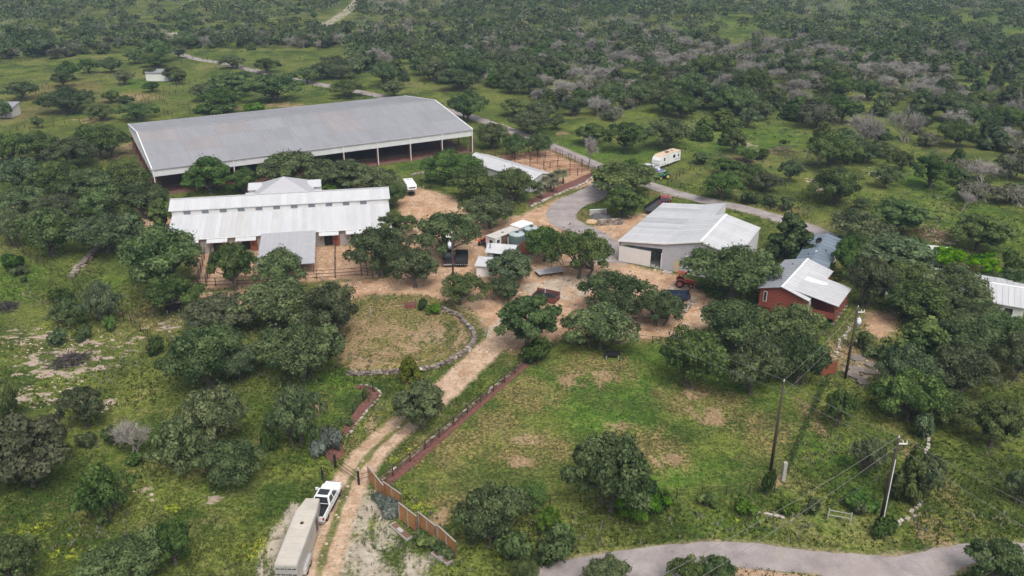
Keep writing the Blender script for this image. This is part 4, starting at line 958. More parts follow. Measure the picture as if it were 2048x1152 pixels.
# ---------------------------------------------------------------- red log house
LH = thing("log_house", "red log house on stilts with a white metal roof, one slope tinted as shade", "house", (38.75, 121.2, 0), R(-33.6))
HW, HD, HR = 7.2, 13.0, 3.3; FZ = .9; ZA, ZB, ZC = 3.75, 4.75, 3.45
roof_panels(LH, (-.45, HD + .4, ZA - .1), (-.45, -.5, ZA - .1), (HR, -.5, ZB), (HR, HD + .4, ZB), 14, mat("shade_tinted_house_roof", (.29, .305, .335), .45, .08, .8, .03, stretch=(1, .2, 1)), .07, .04)  # shade painted in: this slope is greyer than the other
roof_panels(LH, (HW + .4, -.5, ZC), (HW + .4, HD + .4, ZC), (HR, HD + .4, ZB), (HR, -.5, ZB), 14, WHITE_ROOF, .07, .04)
part(LH, "ridge_cap", TRIM, ((HR - .14, -.5, ZB - .01), (HR + .14, HD + .4, ZB + .06)))
def log_wall(p, q, z0, zt):
    p = np.array(p, float); q = np.array(q, float); m = MB(); z = z0; L = np.linalg.norm(q - p); d = (q - p) / L
    while z < max(zt) - .02:
        sa, sb = 0.0, L
        if z + .2 > min(zt):   # gable courses get shorter
            pass
        fa = lambda s: zt[0] + (zt[1] - zt[0]) * s / L
        ss = np.linspace(0, L, 60); okk = [s for s in ss if fa(s) > z + .1]
        if len(okk) > 1: m.tube((*(p + d * okk[0]), z + .11), (*(p + d * okk[-1]), z + .11), .125, n=6)
        z += .22
    m.build("log_wall", RED_LOG, LH)
log_wall((0, 0), (HR, 0), FZ - .3, (ZA - .15, ZB - .15)); log_wall((HR, 0), (HW, 0), FZ - .3, (ZB - .15, ZC))
log_wall((0, HD), (HR, HD), FZ - .3, (ZA - .15, ZB - .15)); log_wall((HR, HD), (HW, HD), FZ - .3, (ZB - .15, ZC))
log_wall((0, 0), (0, HD), FZ - .3, (ZA - .2, ZA - .2)); log_wall((HW, 0), (HW, HD), FZ - .3, (ZC - .1, ZC - .1))
part(LH, "skirting", RED_LOG, ((.05, .05, 0), (HW - .05, HD - .05, FZ - .25)))
def window(parent, x, y, z, wd, ht, axis='x'):
    if axis == 'x':
        f = part(parent, "window", TRIM, ((x, y - .14, z), (x + wd, y - .09, z + ht)))
        part(f, "pane", GLASS, ((x + .08, y - .16, z + .08), (x + wd - .08, y - .141, z + ht - .08)))
    else:
        f = part(parent, "window", TRIM, ((x + .09, y, z), (x + .14, y + wd, z + ht)))
        part(f, "pane", GLASS, ((x + .141, y + .08, z + .08), (x + .16, y + wd - .08, z + ht - .08)))
window(LH, .6, -.02, 1.6, .55, 1.7); window(LH, HW, 9.5, 1.7, 1.0, 1.2, 'y'); window(LH, HW, 2.2, 1.7, 1.0, 1.2, 'y')
# porch roof and raised deck
px0, px1, py0, py1 = 5.0, 11.7, .6, 8.8
roof_panels(LH, (px1, py0, 3.2), (px1, py1, 3.2), (px0 - .7, py1, 4.36), (px0 - .7, py0, 4.36), 9, mat("porch_roof_sheet", (.47, .475, .49), .45, .06, .8, .02), .08, .03, "porch_roof_panel")
MB().slab((px0 + .1, py0 + 4.6, 4.32), (px0 + 3.4, py0 + 5.4, 3.86), (px0 + 3.4, py0 + 6.3, 3.86), (px0 + .1, py0 + 6.3, 4.32), .1).build("roof_gap_patch", TRIM, LH)  # added white slab standing in for a gap onto the main roof
part(LH, "vent_pipe", DARK, ((1.2, 6, 4.0), (1.32, 6.12, 4.45)))
part(LH, "vent_pipe", DARK, ((2.0, 3.2, 4.2), (2.12, 3.32, 4.75)))
part(LH, "vent_pipe", DARK, ((1.6, 10.5, 4.0), (1.72, 10.62, 4.55)))
part(LH, "deck_floor", RED_LOG, ((HW + .15, py0 + .2, FZ - .12), (px1 - .3, py1 - .2, FZ)))
for i in range(6):
    y = py0 + .3 + i * (py1 - py0 - .6) / 5
    p_ = part(LH, "deck_post", WOOD, ((px1 - .5, y - .08, 0), (px1 - .34, y + .08, 3.2)))
    part(p_, "footing", CONCRETE, ((px1 - .64, y - .22, 0), (px1 - .2, y + .22, .16)))
part(LH, "deck_rail", RED_LOG, ((px1 - .5, py0 + .25, FZ + .05), (px1 - .4, py1 - .25, FZ + .85)))
part(LH, "deck_rail", RED_LOG, ((HW + .2, py0 + .22, FZ + .05), (px1 - .52, py0 + .32, FZ + .85)))
part(LH, "rail_cap", RED_DOOR, ((px1 - .56, py0 + .18, FZ + .86), (px1 - .34, py1 - .2, FZ + .93)))
part(LH, "deck_skirt", RED_LOG, ((px1 - .46, py0 + .26, .15), (px1 - .42, py0 + 2.6, FZ - .13)))
part(LH, "screen_door", TRIM, ((HW + .25, py0 - .1, FZ), (HW + .33, py0 + .6, FZ + 2.1)))
dish = thing("satellite_dish", "dark satellite dish on a pole behind the log house ridge", "satellite dish", V(1626, 530), R(20))
MB().tube((0, 0, 0), (0, 0, 4.6), .05, n=6).build("mast", DARK_PIPE, dish)
m = MB(); n = 14
for k in range(n):
    a0, a1 = 6.283 * k / n, 6.283 * (k + 1) / n; c = Vector((0, -.15, 4.8))
    pt = lambda a, r: Vector((r * math.cos(a), -.35 + .12 * (r / .7) ** 2 * -1, 4.8 + r * math.sin(a) * .8))
    m.face([c, pt(a0, .7), pt(a1, .7)])
m.build("reflector", BLACK_PIPE, dish)

# ---------------------------------------------------------------- other houses and sheds
def gable_house(name, label, cat, loc, rz, W, D, ze, zr, roofm, wallm, npan=10, over=.35, ridge_axis='y', wins=()):
    h = thing(name, label, cat, loc, rz)
    roof_panels(h, (-over, D + over, ze), (-over, -over, ze), (W / 2, -over, zr), (W / 2, D + over, zr), npan, roofm, .07, .04)
    roof_panels(h, (W + over, -over, ze), (W + over, D + over, ze), (W / 2, D + over, zr), (W / 2, -over, zr), npan, roofm, .07, .04)
    part(h, "ridge_cap", roofm, ((W / 2 - .12, -over, zr - .01), (W / 2 + .12, D + over, zr + .06)))
    for y, s_ in ((0, 1), (D, -1)):
        a, b, c = ((0, y), (W / 2, y), (W, y)) if s_ > 0 else ((W, y), (W / 2, y), (0, y))
        siding(h, "gable_wall", wallm, a, b, 0, (ze - .02, zr - .1), .4); siding(h, "gable_wall", wallm, b, c, 0, (zr - .1, ze - .02), .4)
        if s_ > 0:
            for (p, q) in (((-over, ze), (W / 2, zr)), ((W / 2, zr), (W + over, ze))):
                MB().hexa([(p[0], -over - .06, p[1] - .2), (q[0], -over - .06, q[1] - .2), (q[0], -over - .01, q[1] - .2), (p[0], -over - .01, p[1] - .2), (p[0], -over - .06, p[1] + .05), (q[0], -over - .06, q[1] + .05), (q[0], -over - .01, q[1] + .05), (p[0], -over - .01, p[1] + .05)]).build("rake_trim", TRIM, h)
    siding(h, "side_wall", wallm, (W, 0), (W, D), 0, ze - .02, .4); siding(h, "side_wall", wallm, (0, D), (0, 0), 0, ze - .02, .4)
    for (x, y, z, wd, ht, ax) in wins: window(h, x, y, z, wd, ht, ax)
    return h
gable_house("low_barn", "low white metal barn with a gable end behind palms", "barn", (4.0, 180.9, 0), R(43), 7.0, 22, 2.75, 3.95, PALE_SIDING if 0 else WHITE_ROOF, PALE_SIDING, 12)
mh = gable_house("cabin", "narrow cabin with a blue grey metal roof behind the log house", "cabin", (47.8, 133.0, 0), R(-28.5), 4.9, 15.2, 2.85, 3.55, BLUE_ROOF, PALE_SIDING, 10, wins=((5.0, 3, 1.2, 1, 1, 'y'), (5.0, 8, 1.2, 1, 1, 'y')))
part(mh, "roof_vent", DARK, ((1.2, 4, 3.1), (1.35, 4.15, 3.5))); part(mh, "roof_vent", DARK, ((3.6, 7, 3.2), (3.75, 7.15, 3.6))); part(mh, "roof_vent", TRIM, ((2.2, 5.2, 3.5), (2.5, 5.5, 3.72)))
lw = thing("ranch_house", "long white roofed house half hidden by trees at the edge", "house", (59.6, 124.6, 0), R(-26.6))
LLW = 19.9
roof_panels(lw, (0, -.3, 2.75), (LLW, -.3, 2.75), (LLW, 5.3, 3.8), (0, 5.3, 3.8), 24, WHITE_ROOF, .07, .05)
roof_panels(lw, (LLW, 10.6, 2.9), (0, 10.6, 2.9), (0, 5.3, 3.8), (LLW, 5.3, 3.8), 24, WHITE_ROOF, .07, .05)
part(lw, "ridge_cap", TRIM, ((-.05, 5.1, 3.78), (LLW + .05, 5.5, 3.9)))
part(lw, "front_wall", WHITE_PANEL, ((.3, .2, 0), (LLW - .3, .35, 2.7))); part(lw, "rear_wall", WHITE_PANEL, ((.3, 10.1, 0), (LLW - .3, 10.25, 2.8)))
for x in (.3, LLW - .42): MB().prism([(x, .36, 0), (x, 10.09, 0), (x, 10.09, 2.85), (x, 5.3, 3.7), (x, .36, 2.8)], [(x + .12, .36, 0), (x + .12, 10.09, 0), (x + .12, 10.09, 2.85), (x + .12, 5.3, 3.7), (x + .12, .36, 2.8)]).build("end_wall", WHITE_PANEL, lw)
for x in (3, 8, 13, 17): window(lw, x, .32, 1.0, 1.3, 1.2)
# small pale roof with vines beside it
vr = thing("garden_shed", "small flat white roofed shed beside the bright vines", "shed", V(1852, 530), R(-20))
MB().slab((0, 0, 2.3), (3.8, 0, 2.3), (3.8, 3.4, 2.6), (0, 3.4, 2.6), .08).build("roof", WHITE_ROOF, vr)
part(vr, "wall", WHITE_PANEL, ((.2, .2, 0), (3.6, 3.2, 2.15)))
vt = thing("grape_arbor", "bright lime green vine covered arbor behind the long white house", "arbor", V(1905, 550), R(-25))
rg = np.random.default_rng(5); nl = 60
cen = np.stack([rg.uniform(-5.5, 6.5, nl), rg.uniform(-1.0, 4.5, nl), rg.uniform(2.0, 3.4, nl)], 1)
v_, t_ = lobe_leaves(rg, cen, rg.uniform(.5, 1.0, nl), 6500, .22, .6, .3); v_[:, 2] = np.maximum(v_[:, 2], .05)
link("foliage", quads_mesh("foliage", v_, t_, LM['vine']), None, vt)
for x in (-5, -1, 3, 6):
    for y in (-.5, 4): part(vt, "post", WOOD, ((x - .06, y - .06, 0), (x + .06, y + .06, 2.3)))
part(vt, "trellis_beam", WOOD, ((-5.2, -.55, 2.3), (6.2, -.43, 2.42)), ((-5.2, 3.95, 2.3), (6.2, 4.07, 2.42)))
def mono_shed(name, label, loc, rz, W, D, zf, zb, wm, rm, door=False):
    s = thing(name, label, "shed", loc, rz)
    MB().prism([(0, 0, 0), (W, 0, 0), (W, D, 0), (0, D, 0)], [(0, 0, zf - .08), (W, 0, zf - .08), (W, D, zb - .08), (0, D, zb - .08)]).build("wall", wm, s)
    MB().slab((-.3, -.35, zf + .03), (W + .3, -.35, zf + .03), (W + .3, D + .3, zb + .05), (-.3, D + .3, zb + .05), .09).build("roof", rm, s)
    if door: part(s, "door", DARK, ((W * .35, -.05, 0), (W * .55, -.005, 2)))
    return s
mono_shed("field_shed", "white field shed with a flat grey roof in the upper pasture", (-132.0, 311.6, 0), R(-3), 8.2, 5.5, 3.0, 3.3, WHITE_PANEL, GREY_ROOF)
mono_shed("loafing_shed", "white loafing shed cut off by the picture edge", (-156.5, 253.4, 0), R(2), 7.2, 5.2, 2.7, 3.6, WHITE_PANEL, GREY_ROOF)
hb = thing("deer_blind", "tiny brown roofed hunting blind deep in the brush", "blind", V(1672, 178), 0)
part(hb, "cabin", WOOD, ((-1, -1, 1.5), (1, 1, 3.2))); MB().slab((-1.6, -1.5, 3.3), (1.6, -1.5, 3.3), (1.6, 1.5, 3.5), (-1.6, 1.5, 3.5), .1).build("roof", BEIGE, hb)
for x in (-.9, .9):
    for y in (-.9, .9): part(hb, "leg", WOOD, ((x - .08, y - .08, 0), (x + .08, y + .08, 1.5)))
fs = mono_shed("far_shed", "tiny white shed among trees near the top of the woods", V(1263, 62), R(5), 7, 4, 2.6, 2.9, WHITE_PANEL, WHITE_ROOF)
# little gabled white shed and pump house by the tanks
ws = mono_shed("storage_shed", "little white box shed with a ribbed white roof", V(953, 552), R(-12), 2.3, 2.6, 2.0, 2.45, TRIM, WHITE_ROOF)
ph = gable_house("pump_house", "small pump house with a white gable roof and grey walls", "shed", V(978, 526), R(-14), 3.4, 3.4, 2.2, 2.2, WHITE_ROOF, STONE_BLOCK, 1) if 0 else thing("pump_house", "small pump house with a white metal roof beside the tanks", "shed", (-4.3, 139.6, 0), R(-12))
roof_panels(ph, (-.4, -.5, 2.35), (4.9, -.5, 2.35), (4.9, 2.0, 3.2), (-.4, 2.0, 3.2), 6, WHITE_ROOF, .06, .05)
roof_panels(ph, (4.9, 4.2, 2.35), (-.4, 4.2, 2.35), (-.4, 2.0, 3.2), (4.9, 2.0, 3.2), 6, WHITE_ROOF, .06, .05)
part(ph, "wall", STONE_BLOCK, ((0, 0, 0), (1.0, 3.8, 2.38)), ((2.4, .01, 0), (4.5, 3.79, 2.38)), ((1.0, .3, 1.9), (2.4, 3.79, 2.38)))
part(ph, "doorway_shade_sheet", DARK, ((1.0, .5, 0), (2.4, .6, 1.9))); part(ph, "door", mat("blue_grey_door", (.36, .42, .5), .6, .1), ((.15, -.08, .05), (.95, -.02, 2.0)))  # dark sheet behind the door gap paints the shade indoors
part(ph, "stove_pipe", DARK, ((.25, .6, 2.6), (.37, .72, 3.7)))
def tank(loc, r, h, lab):
    t = thing("water_tank", lab, "tank", loc)
    m = MB(); n = 20; rings = [(r, 0), (r, h * .8), (r * .93, h * .88), (r * .7, h * .96), (r * .3, h)]
    prev = None
    for rr, z in rings:
        b = len(m.v); m.v += [(rr * math.cos(6.283 * k / n), rr * math.sin(6.283 * k / n), z) for k in range(n)]
        if prev is not None:
            for k in range(n): m.f.append((prev + k, prev + (k + 1) % n, b + (k + 1) % n, b + k))
        prev = b
    m.f.append(tuple(prev + k for k in range(n)))
    body = m.build("tank_shell", mat("green_poly_tank", (.085, .125, .12), .45, .15), t, True)
    d = MB().tube((0, 0, h - .02), (0, 0, h + .1), .3, n=12).build("lid", DARK, t)
    dm = MB(); prev = None
    for rr, z in ((r * .94, h * .89), (r * .71, h * .972), (r * .32, h + .012)):
        b = len(dm.v); dm.v += [(rr * math.cos(6.283 * k / n), rr * math.sin(6.283 * k / n), z) for k in range(n)]
        if prev is not None:
            for k in range(n): dm.f.append((prev + k, prev + (k + 1) % n, b + (k + 1) % n, b + k))
        prev = b
    dm.build("dome", mat("pale_tank_dome", (.36, .42, .43), .5, .12), t, True)  # dome cap is paler than the tank shell
    part(t, "fill_pipe", TRIM, ((-r - .12, -.25, 0), (-r - .02, -.15, h * .7)))
    return t
tank((.9, 146.9, 0), 1.55, 3.3, "pale domed green water tank nearer the pump house"); tank((3.6, 150.0, 0), 1.55, 3.3, "second green water tank half behind the rust red screen")
sc_ = thing("screen_wall", "rust red corrugated screen wall beside the water tanks", "screen", (1.35, 141.3, 0), R(55.5))
for i in range(9):
    part(sc_, "panel", mat("rust_red_sheet", (.215, .062, .036), .75, .2, 1.4, .08), ((i * .9, -.05, .12), (i * .9 + .88, .05, 3.1)))
part(sc_, "base_curb", CONCRETE, ((-.1, -.14, 0), (8.2, .14, .115)))
# ================================================================ FENCES, WALLS, POLES
def fence(name, label, pts, h=1.3, spacing=3.0, rails=(1.25,), r=.05, rr=.03, m=None, posts_at=None, mesh=None, cat="fence"):
    """posts and rails along ground points (world xy)"""
    m = m or BLACK_PIPE
    pts = [np.array(p[:2], float) for p in pts]
    f = thing(name, label, cat, (pts[0][0], pts[0][1], 0)); o0 = pts[0]
    pm = MB().tube((0, 0, -.1), (0, 0, h), r, n=6).mesh("post", m)
    for i in range(len(pts) - 1):
        a, b = pts[i] - o0, pts[i + 1] - o0; L = np.linalg.norm(b - a); k = max(1, int(round(L / spacing)))
        for j in range(k + (1 if i == len(pts) - 2 else 0)):
            q = a + (b - a) * j / k; o = link("post", pm, None, f); o.location = (q[0], q[1], 0)
        for z in rails: MB().tube((a[0], a[1], z), (b[0], b[1], z), rr, n=4).build("rail", m, f)
        if mesh:
            mm = MB()
            for z in np.arange(.15, mesh, .25): mm.tube((a[0], a[1], z), (b[0], b[1], z), .010, n=3)
            mm.build("wire", m, f)
    return f
GF = lambda pts: [P(x, y) for x, y in pts]
fence("paddock_fence", "black pipe and wire fence above the red mulch bed along the driveway", GF([(757, 972), (786, 953), (821, 924), (879, 876), (935, 828), (987, 784), (1030, 748), (1056, 726)]), 1.3, 3.1, (1.28, .7), .075, .045, DARK_PIPE, mesh=1.2)
fence("garden_fence", "curving black wire fence around the small mulch bed above the gate", GF([(672, 750), (709, 767), (746, 782), (726, 801), (706, 829), (683, 853), (662, 880)]), 1.35, 3.4, (1.3,), .055, .03, BLACK_PIPE, mesh=1.2)
fence("meadow_fence", "dark wire fence crossing the meadow below the stone strip", GF([(-20, 466), (12, 481), (48, 507), (89, 535), (133, 560), (163, 582), (205, 612), (247, 637), (282, 664), (312, 690)]), 1.35, 3.0, (1.3,), .06, .02, DARK_PIPE, mesh=1.2)
fence("branch_fence", "short dark rail fence running to the black feed trough", GF([(262, 644), (295, 633), (357, 614)]), 1.3, 4.0, (1.25,), .06, .04, DARK_PIPE, mesh=1.0)
fence("run_fence", "brown pipe fence closing the stable runs beside the grey canopy", GF([(612, 560), (634, 558), (671, 556), (723, 552), (745, 555)]), 1.6, 3.6, (.35, .95, 1.55), .07, .045, DARK_PIPE)
fence("run_fence", "brown pipe fence closing the runs under the upright oak", GF([(375, 574), (396, 573), (432, 573), (520, 570)]), 1.6, 3.2, (.35, .95, 1.55), .07, .045, DARK_PIPE)
fence("run_divider", "tall pipe divider between two stable runs by the open red door", GF([(671, 556), (671, 484)]), 1.6, 4.5, (.4, 1.0, 1.55), .08, .045, DARK_PIPE)
fence("run_divider", "pipe divider closing the last stable run near the oaks", GF([(735, 552), (727, 478)]), 1.6, 4.5, (.4, 1.0, 1.55), .07, .045, DARK_PIPE)
fence("run_divider", "slim pipe divider just inside the last stable run", GF([(723, 552), (717, 480)]), 1.6, 4.5, (.4, 1.0, 1.55), .06, .04, DARK_PIPE)
fence("run_divider", "tall rusty mesh pipe run wall behind the upright oak", GF([(396, 573), (412, 506)]), 1.9, 3.0, (.4, .9, 1.4, 1.85), .07, .04, DARK_PIPE)
fence("run_divider", "rusty pipe run wall beside the upright oak trunk", GF([(413, 572), (426, 506)]), 1.9, 3.0, (.4, .9, 1.4, 1.85), .07, .04, DARK_PIPE)
fence("roadside_fence", "low dark post fence between paddock turf and roadside weeds", GF([(1062, 1013), (1100, 1009), (1220, 1003), (1353, 997), (1403, 994), (1452, 990), (1498, 987), (1548, 985)]), 1.25, 3.4, (1.15, .6), .06, .02, DARK_PIPE)
fence("paddock_fence", "black rail fence under the oaks at the top of the paddock", GF([(1056, 726), (1100, 705), (1130, 682), (1190, 683), (1263, 685), (1304, 688), (1345, 692)]), 1.3, 3.0, (1.25, .65), .05, .03, BLACK_PIPE)
fence("trailer_paddock_fence", "dark wire fence beside the travel trailer", GF([(1335, 371), (1352, 358), (1366, 348), (1380, 340), (1392, 333)]), 1.4, 3.0, (1.35,), .06, .03, BLACK_PIPE, mesh=1.2)
fence("lane_fence", "dark wire fence along the lane below the travel trailer", GF([(1335, 371), (1360, 377), (1400, 386), (1450, 399), (1495, 412), (1540, 420), (1582, 430)]), 1.4, 3.4, (1.35,), .06, .03, BLACK_PIPE, mesh=1.2)
fence("rear_lane_fence", "dark wire fence behind the travel trailer toward the pasture", GF([(1240, 290), (1290, 300), (1370, 306), (1420, 318), (1500, 352), (1570, 378), (1640, 400), (1740, 420)]), 1.4, 4.0, (1.35,), .06, .025, BLACK_PIPE, mesh=1.2)
pf = [("pasture_fence", "pipe pasture fence in front of the edge shed", [(20, 268), (50, 256), (107, 241), (135, 236)]), ("pasture_fence", "second pipe pasture fence close to the grove", [(60, 262), (86, 256), (130, 248), (160, 246)]),
      ("pasture_fence", "lower line of pasture posts beside the round oak", [(72, 190), (121, 200), (160, 208)]), ("pasture_fence", "upper line of pasture posts above the round oak", [(85, 176), (139, 186), (180, 194)]),
      ("pasture_fence", "pipe fence slanting past the white field shed", [(250, 204), (272, 198), (327, 183), (415, 157)]), ("pasture_fence", "second pipe fence slanting below the white field shed", [(284, 206), (327, 195), (352, 188), (420, 168)]),
      ("pasture_fence", "short cross fence dropping toward the arena roof", [(290, 206), (320, 222), (345, 235)]), ("pasture_fence", "pen rails beside the yellow flowers above the arena", [(320, 200), (335, 212), (378, 214), (380, 228)])]
for nm, lab, pts in pf: fence(nm, lab, GF(pts), 1.5, 3.6, (1.4, .8), .075, .03, DARK_PIPE)
fence("far_lane_fence", "thin dark fence lining the far lane by the arena", GF([(372, 110), (450, 131), (560, 160), (660, 182), (745, 196)]), 1.4, 5.0, (1.35,), .07, .03, BLACK_PIPE)
fence("far_lane_fence", "thin dark fence on the woods side of the far lane", GF([(520, 138), (600, 152), (700, 170), (800, 186), (860, 196)]), 1.4, 5.0, (1.35,), .07, .03, BLACK_PIPE)
# corral of pipe pens
CO = thing("pipe_corral", "rusty pipe corral of small pens beside the low barn", "corral", (0, 0, 0))
cl = [[(968, 313), (1035, 309), (1100, 302)], [(1100, 302), (1150, 325), (1190, 347), (1210, 358)], [(1000, 324), (1060, 318), (1120, 311)], [(1030, 333), (1090, 326), (1142, 321)], [(1060, 342), (1115, 334), (1165, 332)], [(1090, 350), (1140, 343), (1188, 345)],
      [(1110, 352), (1155, 352), (1210, 358)], [(1000, 324), (1040, 338), (1080, 350)], [(1050, 316), (1100, 338), (1140, 352)]]
rp = MB().tube((0, 0, -.1), (0, 0, 1.7), .075, n=6).mesh("post", RED_STEEL)
for ln in cl:
    for (a, b) in zip(ln[:-1], ln[1:]):
        A, B = P(*a), P(*b); L = np.linalg.norm(B - A); k = max(1, int(L / 2.8))
        for j in range(k + 1): o = link("post", rp, None, CO); o.location = A + (B - A) * j / k
        for z in (.45, .85, 1.25, 1.62): MB().tube((*A[:2], z), (*B[:2], z), .04, n=4).build("rail", RED_STEEL, CO)
# driveway gate
gt = thing("driveway_gate", "black three rail gate between two stout posts across the driveway", "gate", V(671, 935), 0)
g1 = V(718, 969) - V(671, 935)
for q in (Vector((0, 0, 0)), g1): MB().tube(q, q + Vector((0, 0, 1.75)), .13, n=8).build("gate_post", BLACK_PIPE, gt)
for z in (.45, .95, 1.5): MB().tube(Vector((0, 0, z)), g1 + Vector((0, 0, z)), .03, n=5).build("gate_rail", BLACK_PIPE, gt)
fence("gate_wing_fence", "short black cable fence from the gate post to the first screen", GF([(718, 969), (742, 962)]), 1.3, 3, (1.3, .7), .05, .02, BLACK_PIPE)
fence("gate_wing_fence", "short black fence from the gate post into the sage bushes", GF([(671, 935), (640, 905)]), 1.3, 3, (1.3, .7), .05, .02, BLACK_PIPE)

# ---- stones
STM = []
def stone_meshes(n=8):
    out = []
    for s in range(n):
        r = np.random.default_rng(300 + s); bm = bmesh.new(); bmesh.ops.create_cube(bm, size=1)
        bmesh.ops.bevel(bm, geom=list(bm.edges), offset=.16, segments=1, affect='EDGES')
        for v in bm.verts: v.co += Vector(r.normal(0, .055, 3))
        me = bpy.data.meshes.new("stone"); bm.to_mesh(me); bm.free(); out.append(me)
    return out
SMESH = stone_meshes()
def stone_of(m):
    out = []
    for me in SMESH: c = me.copy(); c.materials.append(m); out.append(c)
    return out
S_L, S_D, S_W = stone_of(STONE), stone_of(STONE_DARK), stone_of(STONE_WHITE)
def stone_line(name, label, cat, pts, sets, size=(.9, .55, .35), rows=1, jit=.08, step=.85):
    pts = spline([np.array(p[:2]) for p in pts], .35); o0 = pts[0]
    t = thing(name, label, cat, (o0[0], o0[1], 0)); acc = 1e9; last = None
    for row in range(rows):
        d = -row * .4 * size[0]
        run = d
        for i in range(1, len(pts)):
            sg = pts[i] - pts[i - 1]; L = np.linalg.norm(sg); run += L
            if run >= size[0] * step:
                run = 0; me = random.choice(random.choice(sets)); o = link("stone", me, None, t)
                q = pts[i] - o0; k = random.uniform(.75, 1.3)
                o.location = (q[0] + random.gauss(0, jit), q[1] + random.gauss(0, jit), size[2] * (row + .45) * .92)
                o.scale = (size[0] * k, size[1] * random.uniform(.8, 1.25), size[2] * random.uniform(.85, 1.2))
                o.rotation_euler = (random.gauss(0, .06), random.gauss(0, .06), math.atan2(sg[1], sg[0]) + random.gauss(0, .15))
    return t
ring_px = [(688, 748), (719, 750), (754, 748), (787, 746), (847, 741), (875, 734), (894, 726), (920, 712), (941, 695), (949, 677), (945, 663), (931, 649), (914, 632), (885, 619)]
stone_line("ring_wall", "curved dry stone retaining wall around the grassy ring", "stone wall", GF(ring_px), [S_D, S_D, S_D, S_D, S_L, S_D, S_D, S_D, S_W], (.62, .5, .21), 3, .1)
stone_line("stone_strip", "dark dry stone wall running up the grass beside the meadow fence", "stone wall", GF([(140, 558), (154, 542), (168, 528), (188, 506), (217, 485)]), [S_D, S_D, S_L], (.9, .9, .4), 2, .16)
stone_line("stone_edging", "pale stacked stones edging the lawn below the log house", "stone edging", GF([(1667, 720), (1674, 704), (1679, 687), (1689, 675), (1700, 652)]), [S_W, S_L], (.45, .38, .22), 1, .12)
stone_line("stone_edging", "pale stone line beside the shaded lawn near the road", "stone edging", GF([(1859, 860), (1850, 908)]), [S_W], (.5, .35, .2), 1, .1)
stone_line("stone_edging", "crooked pale stone line ending near the bottom road", "stone edging", GF([(1837, 994), (1827, 1028), (1808, 1043), (1796, 1050)]), [S_W, S_L], (.5, .35, .2), 1, .15)
stone_line("stone_edging", "pale stones edging the palm bed beside the asphalt spur", "stone edging", GF([(1056, 415), (1077, 407), (1106, 394), (1135, 381), (1166, 369), (1194, 347)]), [S_W, S_L], (.9, .6, .35), 1, .12)
stone_line("stone_edging", "pale stone border of the long mulch bed along the driveway fence", "stone edging", GF([(752, 968), (783, 944), (817, 917), (875, 869), (930, 823), (982, 779), (1026, 743), (1050, 722)]), [S_W, S_L, S_L, S_D], (.7, .34, .12), 1, .08, 1.2)
stone_line("stone_edging", "pale stones curling around the small mulch bed above the gate", "stone edging", GF([(712, 769), (738, 772), (758, 782), (761, 790), (752, 803), (735, 820), (716, 845), (700, 866), (690, 874)]), [S_W, S_L, S_L], (.5, .3, .14), 1, .04, 1.15)
stone_line("terrace_wall", "low dark terrace wall of flat stones below the tractor", "stone wall", GF([(1394, 598), (1382, 612), (1372, 622), (1362, 630)]), [S_D, S_L], (.9, .7, .35), 2, .14)
stone_line("stone_edging", "rough stones along the bank beyond the camper trailer", "stone edging", GF([(820, 352), (835, 349), (848, 346)]), [S_D, S_L], (.9, .7, .4), 1, .2)
stone_line("stone_edging", "fallen pale stones across the weeds above the bottom road", "stone edging", GF([(1465, 1022), (1490, 1024), (1530, 1030), (1570, 1034)]), [S_W, S_L], (.9, .3, .2), 1, .1, 1.3)
for i, (x, y, sx_, sy_, rz) in enumerate(((1715, 716, 2.0, 1.4, .2), (1717, 739, 2.6, 1.3, -.3), (1703, 746, 2.2, 1.2, .1), (1719, 757, 2.2, 1.0, -.8), (1741, 729, 1.6, 1.3, .5), (1741, 745, 1.8, 1.1, -.2), (1726, 766, 1.4, 1.0, 0))):
    o = link("rock_slab", S_D[i % 8].copy(), None); o.location = V(x, y, .12); o.scale = (sx_, sy_, .38); o.rotation_euler = (.03, .04, rz)
    tag(o, "flat dark rock slab near the pole by the log house, %s of the outcrop" % ["uppermost", "wide middle slab", "westmost slab", "lowest long slab", "eastern upper slab", "eastern lower slab", "last small slab"][i], "rock", "rock slabs by the pole")
# stone bins
bw = thing("stone_bin_wall", "rubble stone bin wall beside the workshop", "stone wall", V(1194, 451), R(8))
for i in range(26):
    r_, c_ = divmod(i, 9)
    if i < 26:
        o = link("stone", random.choice(random.choice([S_L, S_D])), None, bw); o.location = (c_ * .58 + .3 + (r_ % 2) * .12, 0, .22 + r_ * .42); o.scale = (.62, .5, .46); o.rotation_euler = (0, random.gauss(0, .08), random.gauss(0, .1))
bp = thing("bin_panel", "pale concrete bin panel behind the gravel pile", "panel", V(1179, 433), R(10)); part(bp, "slab", CONCRETE, ((0, 0, 0), (3.6, .18, 1.35))); part(bp, "cap", TRIM, ((-.03, -.03, 1.352), (3.63, .21, 1.42)))
def pile(name, label, loc, rx, ry, h, m, seed):
    r = np.random.default_rng(seed); bm = bmesh.new(); bmesh.ops.create_icosphere(bm, subdivisions=3, radius=1)
    for v in bm.verts:
        n_ = 1 + .16 * math.sin(v.co.x * 5 + seed) * math.cos(v.co.y * 4) + r.normal(0, .04)
        v.co = Vector((v.co.x * rx * n_, v.co.y * ry * n_, max(-.05, v.co.z) * h * n_))
    me = bpy.data.meshes.new(name); bm.to_mesh(me); bm.free(); o = link(name, me, m); o.location = loc; return tag(o, label, "pile")
pile("gravel_pile", "dark gravel pile in the stone bin", V(1200, 436), 2.2, 1.6, .9, mat("dark_gravel", (.10, .095, .10), .95, .3, 4), 3)
